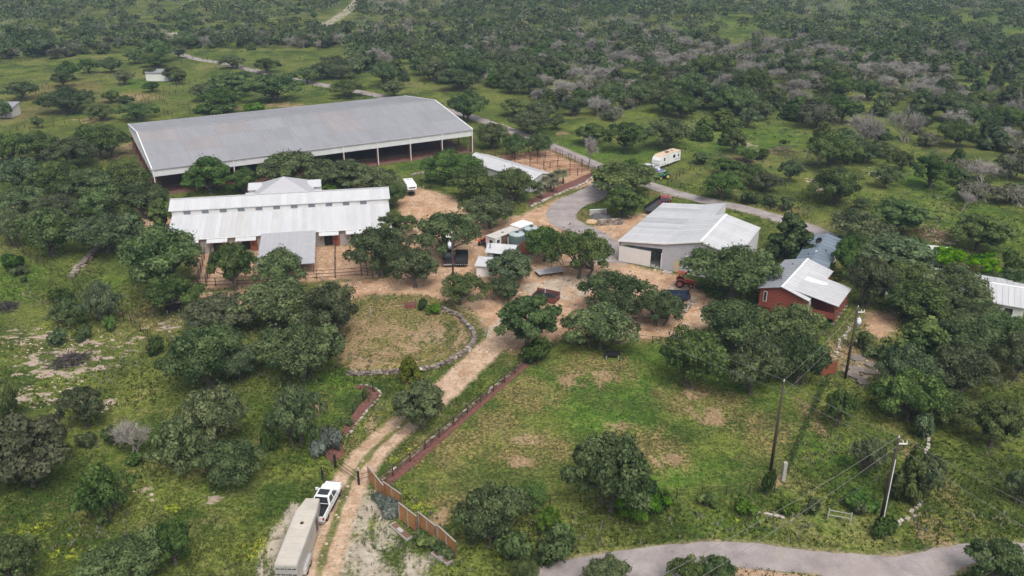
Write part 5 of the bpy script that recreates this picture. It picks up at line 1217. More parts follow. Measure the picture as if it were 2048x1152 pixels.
pile("sand_pile", "small yellow sand pile spilling by the road curve", V(1183, 445), 1.3, 1.0, .6, mat("yellow_sand", (.50, .36, .20), .95, .15, 3), 4)
def brush_pile(label, px, py, r, h, colr, seed, n=260):
    g = np.random.default_rng(seed); a = g.uniform(0, 6.283, n); q = np.sqrt(g.random(n)) * r; z = h * (1 - (q / r) ** 2) * g.random(n)
    p = np.stack([q * np.cos(a), q * np.sin(a), z], 1); d = unit(g.normal(0, 1, (n, 3)) * np.array([1, 1, .25]))
    v, t = twig_sticks(g, p, d, 1.5, .06); v[:, 2] = np.maximum(v[:, 2], .02)
    o = link("brush_pile", quads_mesh("brush_pile", v, t, colr)); o.location = V(px, py); return tag(o, label, "brush pile", None)
BURN = leaf_mat("burnt_sticks", (.025, .022, .022), (.10, .085, .08), 0, .1); REDB = leaf_mat("red_brown_sticks", (.12, .07, .05), (.26, .18, .14), 0, .1)
brush_pile("charred black burn pile on the limestone patch", 143, 722, 2.3, .7, BURN, 1, 320); brush_pile("charred debris heap at the picture edge above the limestone", 8, 617, 2.2, .9, BURN, 2)
brush_pile("reddish cut brush pile in the upper pasture", 1568, 306, 4, 1.6, REDB, 3); brush_pile("grey sun bleached stick pile by the pasture path", 1772, 352, 3, .9, LM['twig'], 4)
brush_pile("reddish cedar slash heap beyond the dead trees", 1890, 327, 3.5, 1, REDB, 5); brush_pile("pale log heap below the thinned pasture", 1480, 322, 3, .8, REDB, 6)
brush_pile("grey brush heap beside the dry creek path", 1862, 470, 4, .8, REDB, 7)
# mulch beds
def bed(label, pts, z=.06):
    bm = bmesh.new(); ps = GF(pts); lo = [bm.verts.new((p[0], p[1], -.05)) for p in ps]; hi = [bm.verts.new((p[0], p[1], z)) for p in ps]
    bm.faces.new(hi); n = len(ps)
    for i in range(n): bm.faces.new((lo[i], lo[(i + 1) % n], hi[(i + 1) % n], hi[i]))
    bmesh.ops.triangulate(bm, faces=bm.faces); bmesh.ops.recalc_face_normals(bm, faces=bm.faces)
    me = bpy.data.meshes.new("mulch_bed"); bm.to_mesh(me); bm.free(); return tag(link("mulch_bed", me, MULCH), label, "mulch bed")
bed("long strip of red mulch along the driveway fence", [(753, 969), (783, 945), (817, 918), (875, 870), (930, 824), (982, 780), (1026, 744), (1052, 722), (1060, 730), (1034, 752), (992, 788), (942, 833), (885, 882), (829, 931), (794, 960), (768, 980)])
bed("red mulch bed curling along the small garden fence", [(712, 770), (738, 773), (757, 783), (759, 790), (750, 802), (733, 819), (714, 844), (698, 865), (688, 872), (684, 860), (700, 838), (718, 812), (735, 797), (742, 787), (725, 780), (710, 778)])
bed("pointed red mulch bed beside the gate post", [(683, 884), (689, 907), (668, 928), (648, 912), (660, 892)])
bed("red mulch bed under the palms", [(1056, 413), (1076, 405), (1105, 392), (1134, 379), (1165, 367), (1192, 346), (1180, 346), (1140, 364), (1110, 376), (1080, 390), (1055, 402)])
bed("dark red mulch around the juniper bush", [(800, 757), (845, 756), (852, 765), (820, 770), (798, 766)])
# ---- slatted privacy screens
SLAT = mat("orange_cedar_slat", (.40, .185, .070), .75, .22, 2, .1)
scr = [((738, 962), (768, 1000), 1.9), ((768, 990), (803, 1015), 1.7), ((800, 1040), (834, 1067), 2.15), ((838, 1055), (872, 1083), 1.9), ((876, 1083), (912, 1117), 2.0)]
sw = ["slatted cedar screen closest to the gate half hidden by plants", "slatted cedar screen, second from the gate behind sage bushes", "tall slatted cedar screen in the middle of the row", "slatted cedar screen with plants below, second from the road", "slatted cedar screen at the road end of the row"]
for (a, b, h), lab in zip(scr, sw):
    A, B = P(*a), P(*b); d = B - A; L = np.linalg.norm(d); s = thing("privacy_screen", lab, "screen", A, math.atan2(d[1], d[0]), "slatted screens in a row")
    for x in (0, L / 2, L): part(s, "post", STONE_BLOCK if x != L else WOOD, ((x - .06, -.09, 0), (x + .06, .09, h + .05)))
    part(s, "top_rail", STONE_BLOCK, ((-.06, -.07, h + .051), (L + .06, .07, h + .1)))
    n = 10; hh = (h - .15) / n
    sm = MB().obox((0, 0, 0), (L / 2 - .14, .03, hh * .62), 0, R(3)).mesh("slat", SLAT)
    for k in range(n):
        for x in (L * .25, L * .75): o = link("slat", sm, None, s); o.location = (x, random.gauss(0, .01), .12 + k * hh + hh / 2)
for i, (a, b) in enumerate((((793, 1045), (828, 1075)), ((875, 1100), (908, 1122)))):
    A, B = P(*a), P(*b); d = B - A; L = np.linalg.norm(d); s = thing("planter_bed", ["pale concrete planter bed below the tall middle screen", "pale concrete planter bed below the road end screen"][i], "planter", A, math.atan2(d[1], d[0]))
    part(s, "curb", STONE_BLOCK, ((0, -.95, 0), (L, -.82, .25)), ((0, -.82, 0), (.13, -.1, .25)), ((L - .13, -.82, 0), (L, -.1, .25))); part(s, "soil", WOOD, ((.131, -.819, 0), (L - .131, -.1, .18)))
    part(s, "bench_slab", CONCRETE, ((L * .35, -.75, .181), (L * .6, -.35, .3)))
for i, (x, y) in enumerate(((760, 1003), (775, 1012), (790, 1020), (782, 1030), (845, 1085), (856, 1094), (880, 1104), (895, 1110), (842, 1078))):
    plant('a' if i < 4 else 'u', P(x, y), .9 + .3 * (i % 2), 1.1, ["grey sage bush before the screens closest to the gate", "grey sage bush before the second screen", "wide grey sage bush beside the planter", "low grey sage bush in front of the second screen", "leafy plant below the fourth screen", "trailing plant below the fourth screen", "leafy plant before the road end screen", "small plant in the road end planter", "small plant at the middle screen's end"][i], "plants before the screens")
# ---- utility poles
def pole(label, px, py, h, rz=0, xf=True, arm=True, lean=0):
    p = thing("utility_pole", label, "utility pole", V(px, py), rz)
    MB().tube((0, 0, -.2), (lean, 0, h), .19, .12, 10).build("shaft", mat("creosote_pole", (.070, .052, .042), .9, .3, 1.5), p, True)
    if arm:
        part(p, "bracket", TRIM, ((lean + .1, -.05, h - .75), (lean + .95, .05, h - .65)))
        for x in (.5, .9): MB().tube((lean + x, 0, h - .65), (lean + x, 0, h - .35), .07, .04, 8).build("insulator", TRIM, p)
    MB().tube((lean, 0, h), (lean, 0, h + .25), .06, .05, 8).build("top_insulator", TRIM, p)
    if xf:
        t = MB().tube((lean + .42, 0, h - 2.6), (lean + .42, 0, h - 1.7), .3, .3, 14).tube((lean + .42, 0, h - 1.7), (lean + .42, 0, h - 1.62), .3, .22, 14).build("transformer", mat("pale_transformer", (.60, .63, .66), .45, .08), p, True)
        MB().tube((lean + .42, 0, h - 1.62), (lean + .42, 0, h - 1.3), .05, .04, 8).build("bushing", TRIM, t)
    return p
P1 = pole("leaning utility pole with a white transformer by the log house", 1690, 757, 10.6)
P2 = pole("tall slim utility pole standing in the paddock edge", 1541, 942, 11.6, 0, False, False)
P3 = pole("utility pole with metal conduit near the bottom road", 1762, 1038, 10.0, 0, False)
MB().tube((.16, -.2, 0), (.06, -.16, 7.5), .05, n=6).build("conduit", TRIM, P3)
P4 = pole("utility pole with a white transformer in the dirt yard oaks", 907, 578, 9.9, math.pi)
def wire(label, a, b, sag=.8, r=.016, n=14):
    a = Vector(a); b = Vector(b); m = MB(); prev = a
    for i in range(1, n + 1):
        s = i / n; q = a.lerp(b, s) - Vector((0, 0, sag * 4 * s * (1 - s))); m.tube(prev, q, r, n=4); prev = q
    return tag(m.build("power_line", mat("wire_grey", (.22, .22, .22), .5, .05)), label, "power line", "overhead power lines")
def tp(o, h, dx=0): return Vector(o.location) + Vector((dx, 0, h))
wire("upper power line from the yard pole over the paddock oaks to the slim pole", tp(P4, 9.8), tp(P2, 11.8), 1.0); wire("lower power line from the yard pole over the paddock oaks to the slim pole", tp(P4, 8.3), tp(P2, 10.4), 1.1)
wire("upper power line between the slim pole and the road pole", tp(P2, 11.8), tp(P3, 10.2), .35); wire("lower power line between the slim pole and the road pole", tp(P2, 10.4), tp(P3, 9.0), .35)
wire("upper power line between the slim pole and the log house pole", tp(P2, 11.8), tp(P1, 10.4), .4); wire("lower power line between the slim pole and the log house pole", tp(P2, 10.0), tp(P1, 8.6), .4)
wire("upper power line leaving the road pole over the bottom road", tp(P3, 10.2), (2, 46, 9.5), .8); wire("lower power line leaving the road pole over the bottom road", tp(P3, 9.0), (4, 45.5, 8.3), .8)
wire("upper power line from the road pole toward the corner bush", tp(P3, 10.2), (58, 44, 10), .5); wire("lower power line from the road pole toward the corner bush", tp(P3, 9.0), (54, 43, 9), .5)
wire("thin guy line from the road pole to the roadside weeds", tp(P3, 6.3), V(1655, 1015), .05, .015); wire("thin guy line from the road pole to the stone edging", tp(P3, 6.3), V(1838, 990), .05, .015)
# small posts, troughs, planter, panels
def trough(label, px, py, rz):
    t = thing("feed_trough", label, "trough", V(px, py), rz)
    m = MB(); L, W, H = 2.1, .7, .45
    m.box((-L / 2, -W / 2, .55), (L / 2, W / 2, .6)); m.box((-L / 2, -W / 2, .6), (L / 2, -W / 2 + .05, 1.0)); m.box((-L / 2, W / 2 - .05, .6), (L / 2, W / 2, 1.0)); m.box((-L / 2, -W / 2 + .05, .6), (-L / 2 + .05, W / 2 - .05, 1.0)); m.box((L / 2 - .05, -W / 2 + .05, .6), (L / 2, W / 2 - .05, 1.0))
    m.build("bin", BLACK_PIPE, t)
    for x in (-.85, .85):
        for y in (-.28, .28): part(t, "leg", GREY_SIDING, ((x - .04, y - .04, 0), (x + .04, y + .04, .549)))
    return t
trough("black feed trough on legs under the oak by the branch fence", 347, 624, .25); trough("small black feed trough on legs in the paddock shade", 1224, 716, .05)
rp_ = thing("raised_planter", "red raised planter box with a top rail beside the ring", "planter", V(809, 617), .02)
part(rp_, "box", mat("red_brown_planter", (.19, .07, .055), .8, .2), ((0, 0, 0), (1.75, .08, .55)), ((0, 1.1, 0), (1.75, 1.18, .55)), ((0, .08, 0), (.08, 1.1, .55)), ((1.67, .08, 0), (1.75, 1.1, .55)))
part(rp_, "soil", MULCH, ((.08, .08, 0), (1.67, 1.1, .45)))
for x in (.04, 1.71):
    for y in (.04, 1.14): part(rp_, "corner_post", WOOD, ((x - .05, y - .05, .551), (x + .05, y + .05, 1.0)))
part(rp_, "rail", WOOD, ((0, 1.1, 1.001), (1.75, 1.18, 1.05)), ((0, 0, 1.001), (1.75, .08, 1.05)))
def simple_post(label, px, py, h, w, m):
    t = thing("marker_post", label, "post", V(px, py)); part(t, "post_body", m, ((-w / 2, -w / 2, 0), (w / 2, w / 2, h))); part(t, "post_cap", STONE_WHITE, ((-w / 2 - .02, -w / 2 - .02, h + .001), (w / 2 + .02, w / 2 + .02, h + .05)))
simple_post("thin grey steel post beside the ring", 742, 632, 1.6, .09, GREY_SIDING); simple_post("pale square concrete post at the paddock corner", 1566, 960, 2.3, .38, CONCRETE)
simple_post("thin white post by the sunken bin in the yard", 1090, 595, 1.9, .08, TRIM); simple_post("short pale stone post in the weeds above the road", 1585, 1032, .9, .25, STONE_WHITE)
fence("white_rail_fence", "broken white two rail fence piece in the roadside weeds", GF([(1655, 1038), (1700, 1046)]), 1.3, 4, (1.15, .55), .07, .045, CONCRETE)
fv = thing("vine_fence", "weed covered wire fence rising from the concrete post", "fence", V(1570, 950))
A_, B_ = V(1570, 950), V(1652, 765)
vpm = MB().tube((0, 0, 0), (0, 0, 1.3), .06, n=5).mesh("post", DARK_PIPE)
for k in range(9): o = link("post", vpm, None, fv); o.location = (B_ - A_) * k / 8
rg = np.random.default_rng(8); n = 1500; s_ = rg.random(n); pos = np.array((B_ - A_))[None] * s_[:, None] + rg.normal(0, .16, (n, 3)); pos[:, 2] = np.abs(rg.uniform(.05, 1.2, n))
v_, t_ = leaf_quads(rg, pos, rg.normal(0, 1, (n, 3)), .12); link("vine_foliage", quads_mesh("vine_foliage", v_, t_, LM['bright']), None, fv)
rpn = thing("board_panel", "rust red board panel leaning at the paddock corner under oaks", "panel", V(1640, 752), R(15))
for i in range(12): part(rpn, "board", RED_DOOR, ((i * .2, -.03, .05), (i * .2 + .19, .03, 1.9 + random.uniform(-.03, .03))))
part(rpn, "cross_rail", WOOD, ((0, .031, .5), (2.4, .09, .6)), ((0, .031, 1.4), (2.4, .09, 1.5)))
sb = thing("sunken_bin", "sunken rust edged bin with black lids in the yard", "bin", V(1063, 600), R(-25))
part(sb, "frame", RED_STEEL, ((0, 0, 0), (4, .12, .9)), ((0, 2.2, 0), (4, 2.32, 1.3)), ((0, .12, 0), (.12, 2.2, .9)), ((3.88, .12, 0), (4, 2.2, .9)))
for i in range(3): part(sb, "lid", BLACK_PIPE, ((.15 + i * 1.25, .2, .7), (1.3 + i * 1.25, 2.1, .8)))
ln = thing("lumber_deck", "low flat deck of pale planks beside the big yard oak", "deck", V(1078, 556), R(20))
for i in range(7): part(ln, "plank", CONCRETE if i % 2 else GREY_SIDING, ((0, i * .32, .55), (4.6, i * .32 + .3, .63)))
for x in (.3, 2.3, 4.3): part(ln, "bearer", WOOD, ((x - .08, .05, 0), (x + .08, 2.2, .549)))
# ================================================================ VEHICLES
RUBBER = mat("tyre_rubber", (.022, .022, .022), .85, .2, 3); RIM = mat("alloy_rim", (.50, .50, .50), .35, .1, 2, 0, .6)
WPAINT = mat("white_car_paint", (.74, .75, .76), .3, .04, 1, 0, 0, .5); SPAINT = mat("silver_car_paint", (.58, .60, .63), .35, .06, 1, 0, 0, .5)
LINER = mat("black_bed_liner", (.030, .030, .032), .7, .2, 2); LAMP_R = mat("red_tail_lamp", (.40, .03, .02), .3, .1); LAMP_W = mat("clear_head_lamp", (.75, .76, .76), .15, .05)
ALU = mat("brushed_aluminium", (.52, .51, .50), .4, .1, 1.2, 0, .35, .5, stretch=(1, 1, 3)); TANROOF = mat("dusty_trailer_roof", (.50, .46, .40), .75, .12, .6)
def wheel(parent, x, y, r, w, rimm=None):
    s = 1 if y > 0 else -1; n = 16
    t = MB(); rings = [(r * .62, -w / 2), (r * .94, -w / 2), (r, -w * .3), (r, w * .3), (r * .94, w / 2), (r * .62, w / 2)]; b0 = 0
    for rr, yy in rings: t.v += [(x + rr * math.cos(6.283 * k / n), y + yy, r + rr * math.sin(6.283 * k / n)) for k in range(n)]
    for q in range(len(rings) - 1):
        for k in range(n): t.f.append((q * n + k, q * n + (k + 1) % n, (q + 1) * n + (k + 1) % n, (q + 1) * n + k))
    o = t.build("wheel", RUBBER, parent, True)
    MB().tube((x, y - w * .34, r), (x, y + w * .34, r), r * .62, n=n).tube((x, y + s * w * .34, r), (x, y + s * w * .44, r), r * .2, n=8).build("rim", rimm or RIM, o)
def pickup(label, loc, rz, paint, sunroof=False, name="pickup_truck"):
    t = thing(name, label, "pickup", loc, rz); W = 1.0
    b = MB()
    b.hexa([(-.95, -W, .5), (1.2, -W, .5), (1.2, W, .5), (-.95, W, .5), (-.95, -W + .03, 1.22), (1.45, -W + .03, 1.22), (1.45, W - .03, 1.22), (-.95, W - .03, 1.22)])     # cab lower
    b.hexa([(1.2, -W, .5), (3.0, -W + .08, .5), (3.0, W - .08, .5), (1.2, W, .5), (1.45, -W + .03, 1.22), (2.95, -W + .16, 1.08), (2.95, W - .16, 1.08), (1.45, W - .03, 1.22)])   # hood
    b.hexa([(1.5, -.62, 1.22), (2.9, -.5, 1.09), (2.9, .5, 1.09), (1.5, .62, 1.22), (1.6, -.55, 1.29), (2.8, -.42, 1.14), (2.8, .42, 1.14), (1.6, .55, 1.29)])
    b.build("body", paint, t, False, .04)
    g = MB().hexa([(-.92, -W + .06, 1.22), (1.45, -W + .06, 1.22), (1.45, W - .06, 1.22), (-.92, W - .06, 1.22), (-.68, -.76, 1.84), (.70, -.76, 1.84), (.70, .76, 1.84), (-.68, .76, 1.84)]).build("cab_glass", GLASS, t)
    r = MB().hexa([(-.72, -.80, 1.84), (.74, -.80, 1.84), (.74, .80, 1.84), (-.72, .80, 1.84), (-.62, -.70, 1.93), (.62, -.70, 1.93), (.62, .70, 1.93), (-.62, .70, 1.93)]).build("cab_roof", paint, t, False, .03)
    pl = MB()
    for s in (-1, 1):
        for (xb, xt, wd) in ((1.38, .66, .10), (.22, .12, .10), (-.88, -.66, .2)):
            pl.hexa([(xb - wd, s * (W - .05), 1.22), (xb + wd * .3, s * (W - .05), 1.22), (xb + wd * .3, s * (W - .16), 1.22), (xb - wd, s * (W - .16), 1.22), (xt - wd, s * .775, 1.84), (xt + wd * .3, s * .775, 1.84), (xt + wd * .3, s * .68, 1.84), (xt - wd, s * .68, 1.84)])
    pl.build("pillars", paint, t)
    if sunroof: part(r, "sunroof", GLASS, ((-.45, -.56, 1.932), (.48, .56, 1.945)))
    bd = part(t, "cargo_bed", paint, ((-3.0, -W, .55), (-.97, -W + .1, 1.26)), ((-3.0, W - .1, .55), (-.97, W, 1.26)), ((-3.08, -W, .55), (-2.98, W, 1.22)), bevel=.03)
    part(bd, "bed_liner", LINER, ((-2.97, -W + .11, .62), (-.98, W - .11, .74))); part(bd, "bed_front", LINER, ((-1.02, -W + .11, .741), (-.98, W - .11, 1.2)))
    for x in (-2.05, 1.98):
        for s in (-1, 1): MB().hexa([(x - .62, s * (W - .12), .72), (x + .62, s * (W - .12), .72), (x + .62, s * (W + .05), .72), (x - .62, s * (W + .05), .72), (x - .42, s * (W - .12), 1.08), (x + .42, s * (W - .12), 1.08), (x + .42, s * (W + .03), 1.08), (x - .42, s * (W + .03), 1.08)]).build("wheel_arch", paint, t)
    for x in (-2.05, 1.98):
        for s in (-1, 1): wheel(t, x, s * .88, .41, .28)
    part(t, "bumper", RIM, ((-3.22, -W + .05, .5), (-3.09, W - .05, .72))); part(t, "bumper", RIM, ((3.0, -W + .1, .42), (3.14, W - .1, .66)))
    part(t, "grille", BLACK_PIPE, ((2.99, -.6, .68), (3.03, .6, 1.02)))
    for s in (-1, 1):
        part(t, "headlight", LAMP_W, ((2.9, min(s * .62, s * .84), .78), (3.04, max(s * .62, s * .84), 1.0))); part(t, "tail_lamp", LAMP_R, ((-3.1, min(s * .86, s * 1.01), .8), (-3.0, max(s * .86, s * 1.01), 1.15)))
        part(t, "mirror", paint, ((1.0, min(s * 1.02, s * 1.32), 1.3), (1.14, max(s * 1.02, s * 1.32), 1.58)))
        for x in (.55, -.55): part(t, "door_handle", BLACK_PIPE, ((x - .1, min(s * 1.0, s * 1.025), 1.02), (x + .1, max(s * 1.0, s * 1.025), 1.07)))
    part(t, "running_board", BLACK_PIPE, ((-.9, -1.08, .4), (1.2, -.9, .46)), ((-.9, .9, .4), (1.2, 1.08, .46))); part(t, "underbody", BLACK_PIPE, ((-2.9, -.7, .35), (2.8, .7, .56)))
    return t
TH_ = R(82); hx, hy = math.cos(TH_), math.sin(TH_)
ax = np.array([-20.0, 70.7])
pickup("white crew cab pickup with a black sunroof towing the livestock trailer", (ax[0] + 2.05 * hx, ax[1] + 2.05 * hy, 0), TH_, WPAINT, True)
def stock_trailer():
    t = thing("livestock_trailer", "long pale gooseneck livestock trailer hitched to the white pickup", "trailer", (-20.75, 60.9, 0), R(88.3))
    L, W, z0, z1, N = 7.7, 1.06, .62, 2.75, 2.35
    part(t, "floor_frame", ALU, ((0, -W, .5), (L, W, z0)))
    rf = MB().hexa([(0, -W, z1), (L, -W, z1), (L, W, z1), (0, W, z1), (0, -W + .1, z1 + .12), (L, -W + .1, z1 + .12), (L, W - .1, z1 + .12), (0, W - .1, z1 + .12)])
    rf.hexa([(L, -W, z1), (L + N, -.72, z1 - .28), (L + N, .72, z1 - .28), (L, W, z1), (L, -W + .1, z1 + .12), (L + N - .1, -.62, z1 - .16), (L + N - .1, .62, z1 - .16), (L, W - .1, z1 + .12)]).build("roof", TANROOF, t)
    for k in range(1, 8): part(t, "roof_seam", ALU, ((k * .96 - .02, -W + .12, z1 + .121), (k * .96 + .02, W - .12, z1 + .135)))
    for y in (-W + .05, W - .05): part(t, "roof_rail", ALU, ((0, y - .05, z1 + .06), (L, y + .05, z1 + .13)))
    part(t, "roof_vent", DARK, ((5.6, -.2, z1 + .136), (5.9, .1, z1 + .2)))
    for s in (-1, 1):
        y0, y1 = sorted((s * W, s * (W - .05)))
        part(t, "side_panel", ALU, ((0, y0, z0), (L, y1, 1.72))); part(t, "side_rail", ALU, ((0, y0, 1.84), (L, y1, 2.12))); part(t, "side_rail", ALU, ((0, y0, 2.24), (L, y1, z1 - .01)))
        st = MB()
        for k in range(17): x = k * L / 16; st.box((max(0, x - .05), min(s * (W + .012), s * W), z0), (min(L, x + .05), max(s * (W + .012), s * W), z1 - .012))
        st.build("side_stakes", ALU, t)
        MB().hexa([(L, s * W, 1.5), (L + N, s * .72, 1.5), (L + N, s * .68, 1.5), (L, s * (W - .05), 1.5), (L, s * W, z1), (L + N, s * .72, z1 - .28), (L + N, s * .68, z1 - .28), (L, s * (W - .05), z1)]).build("nose_side", ALU, t)
        fd = MB().extr([(1.3, .55), (1.45, .98), (1.9, 1.08), (3.3, 1.08), (3.75, .98), (3.9, .55)], *sorted((s * W, s * (W + .3)))).build("fender", ALU, t)
        for x in (2.05, 3.05): wheel(t, x, s * (W + .16), .38, .24)
    part(t, "inner_shade", DARK, ((.06, -W + .06, z0), (L - .1, -W + .1, z1 - .05)), ((.06, W - .1, z0), (L - .1, W - .06, z1 - .05)))  # dark sheets put in as the shade seen through the side gaps
    part(t, "escape_door", mat("brown_escape_door", (.13, .095, .085), .6, .2), ((L - 1.0, -W - .02, .75), (L - .15, -W - .013, 2.4)))
    part(t, "front_wall", ALU, ((L - .04, -W + .05, z0), (L, W - .05, z1 - .01))); part(t, "nose_floor", ALU, ((L, -.7, 1.42), (L + N - .1, .7, 1.5))); part(t, "nose_front", ALU, ((L + N - .05, -.68, 1.5), (L + N, .68, z1 - .29)))
    MB().tube((L + N - .35, 0, .85), (L + N - .35, 0, 1.42), .1, n=8).build("gooseneck_coupler", BLACK_PIPE, t)
    for s in (-1, 1):
        d = part(t, "rear_door", ALU, ((-.05, min(0, s * W) + .01, z0), (0, max(0, s * W) - .01, 1.6)), ((-.05, min(0, s * W) + .01, 1.78), (0, max(0, s * W) - .01, 2.3)), ((-.05, min(0, s * W) + .01, 2.44), (0, max(0, s * W) - .01, z1)))
        for z in (1.69, 2.37): part(d, "slot_shade_sheet", DARK, ((-.03, min(0, s * W) + .05, z - .09), (-.01, max(0, s * W) - .05, z + .07)))  # dark strip in each door gap stands in for shade inside
        for y in (.12, .55, .98): part(d, "door_bar", ALU, ((-.07, s * y - .035, z0 + .05), (-.051, s * y + .035, z1 - .05)))
        part(t, "tail_lamp", LAMP_R, ((-.08, s * .98 - .06, .62), (-.051, s * .98 + .06, .78)))
    return t
stock_trailer()
def travel_trailer():
    A, B = P(1320, 339), P(1359, 325); d = A - B; L = np.linalg.norm(d) + .4; n_ = np.array([-d[1], d[0], 0]) / np.linalg.norm(d); n_ = n_ if n_[1] > 0 else -n_
    c = (A + B) / 2 + n_ * 1.2
    t = thing("travel_trailer", "white travel trailer with a tan roof parked behind the silver pickup", "travel trailer", c, math.atan2(d[1], d[0])); W = 1.2; h = L / 2
    prof = [(-h, .7), (-h, 3.0), (-h + .2, 3.12), (h - 1.3, 3.12), (h - .5, 2.8), (h - .1, 2.1), (h, 1.2), (h - .3, .7)]
    MB().extr(prof, -W, W).build("body", mat("rv_white_gelcoat", (.74, .74, .74), .35, .04), t)
    MB().slab((-h + .1, -W - .02, 3.16), (h - 1.2, -W - .02, 3.16), (h - 1.2, W + .02, 3.16), (-h + .1, W + .02, 3.16), .06).slab((h - 1.2, -W + .05, 3.14), (h - .5, -W + .15, 2.86), (h - .5, W - .15, 2.86), (h - 1.2, W - .05, 3.14), .03).build("roof", mat("tan_rv_roof", (.58, .45, .32), .7, .12), t)
    part(t, "air_conditioner", mat("dark_roof_unit", (.16, .12, .10), .6, .1), ((-.6, -.4, 3.17), (.4, .4, 3.42)), ((-2.6, -.3, 3.17), (-2.1, .2, 3.3)))
    for s in (-1, 1):
        y0, y1 = sorted((s * W, s * (W + .012)))
        for (x, wd, z, hh) in ((h - 2.2, .55, 1.75, .75), (-h + 2.3, 1.0, 1.75, .75), (-h + .7, .5, 1.75, .6)): part(t, "window", GLASS, ((x, y0, z), (x + wd, y1, z + hh)))
        part(t, "door", ALU, ((h - 3.4, y0, .8), (h - 3.28, y1, 2.8))); part(t, "stripe", mat("navy_graphic", (.05, .06, .10), .4, .1), ((-h + .05, y0, 1.15), (-h + 2.4, y1, 1.28)), ((h - 2.6, y0, 1.05), (h - .7, y1, 1.15)), ((-h + .1, y0, 2.75), (-h + 1.5, y1, 2.85)))
        for x in (-.9, .1): wheel(t, x, s * .98, .36, .22)
    part(t, "chassis", BLACK_PIPE, ((-h, -.9, .5), (h - .1, .9, .69)), ((h - .3, -.08, .5), (h + 1.0, .08, .62)))
travel_trailer()
A, B = P(1281, 349), P(1314, 341.5); d = A - B; c = (A + B) / 2 + np.array([-.2, .6, 0])
pickup("silver pickup parked in front of the travel trailer", c, math.atan2(d[1], d[0]), SPAINT)
def tractor(label, loc, rz, body, canopy=None, s=1.0, name="tractor", rimm=None):
    t = thing(name, label, "tractor", loc, rz); t.scale = (s, s, s)
    MB().hexa([(.2, -.36, .7), (1.75, -.3, .72), (1.75, .3, .72), (.2, .36, .7), (.2, -.34, 1.35), (1.7, -.27, 1.2), (1.7, .27, 1.2), (.2, .34, 1.35)]).build("hood", body, t, False, .04)
    part(t, "chassis", BLACK_PIPE, ((-.9, -.3, .45), (1.7, .3, .69))); part(t, "seat", BLACK_PIPE, ((-.7, -.25, .95), (-.2, .25, 1.05)), ((-.8, -.25, 1.06), (-.68, .25, 1.5)))
    MB().tube((.05, 0, 1.1), (-.12, 0, 1.5), .03, n=6).tube((-.14, 0, 1.5), (-.1, 0, 1.53), .2, n=12).build("steering_wheel", BLACK_PIPE, t)
    for y in (-1, 1):
        wheel(t, -.55, y * .78, .68, .42, rimm); wheel(t, 1.3, y * .66, .42, .28, rimm)
        MB().extr([(-1.2, 1.05), (-1.1, 1.3), (-.7, 1.46), (-.2, 1.44), (.1, 1.2), (-.2, 1.36), (-.7, 1.39), (-1.05, 1.22)], *sorted((y * .5, y * 1.0))).build("fender", body, t)
        MB().tube((-.75, y * .42, 1.0), (-.75, y * .42, 2.35), .04, n=6).build("roll_bar", BLACK_PIPE, t)
    if canopy: MB().hexa([(-1.1, -.62, 2.35), (.55, -.62, 2.35), (.55, .62, 2.35), (-1.1, .62, 2.35), (-1.0, -.55, 2.45), (.45, -.55, 2.45), (.45, .55, 2.45), (-1.0, .55, 2.45)]).build("canopy", canopy, t)
    ld = MB()
    for y in (-.5, .5): ld.tube((.3, y, 1.2), (1.7, y, .95), .06, n=5).tube((1.7, y, .95), (2.4, y, .4), .06, n=5)
    ld.build("loader_arms", body, t); part(t, "bucket", BLACK_PIPE, ((2.35, -.85, .08), (2.42, .85, .6)), ((2.42, -.85, .08), (2.9, .85, .14)))
    MB().tube((1.2, .12, 1.25), (1.2, .12, 1.75), .035, n=6).build("exhaust", BLACK_PIPE, t)
    return t
REDP = mat("tractor_red", (.50, .075, .045), .4, .1); ORANGE = mat("orange_canopy", (.72, .16, .09), .5, .08); GREENP = mat("tractor_green", (.03, .16, .10), .4, .1); PINKRIM = mat("faded_red_rim", (.48, .16, .14), .6, .1); YRIM = mat("yellow_rim", (.6, .48, .10), .5, .1)
tractor("red loader tractor with an orange canopy beside the workshop", V(1366, 572), R(-14), REDP, ORANGE, 1.0, rimm=PINKRIM)
tractor("green tractor parked near the travel trailer", V(1328, 357), R(200), GREENP, None, .95, rimm=YRIM)
tractor("red tractor half hidden under the oak by the grey trailer", V(969, 490), R(70), REDP, None, .9)
tractor("tiny rust red machine in the far clearing", V(1133, 62), R(20), mat("rust_machine", (.30, .10, .07), .7, .2), None, 1.3)
bt = thing("boat", "small white and blue boat on a cradle beside the green tractor", "boat", V(1315, 350), R(205))
MB().prism([(-1.6, -.5, .5), (1.0, -.5, .5), (1.7, 0, .6), (1.0, .5, .5), (-1.6, .5, .5)], [(-1.7, -.8, 1.05), (1.1, -.75, 1.05), (2.2, 0, 1.15), (1.1, .75, 1.05), (-1.7, .8, 1.05)]).build("hull", WPAINT, bt)
part(bt, "cover", mat("blue_cover", (.10, .13, .32), .6, .15), ((-1.5, -.62, 1.051), (.9, .62, 1.2))); part(bt, "seat", WPAINT, ((-.5, -.3, 1.201), (.1, .3, 1.45))); part(bt, "cradle", BLACK_PIPE, ((-1.4, -.5, 0), (-1.2, .5, .5)), ((.6, -.5, 0), (.8, .5, .5)))
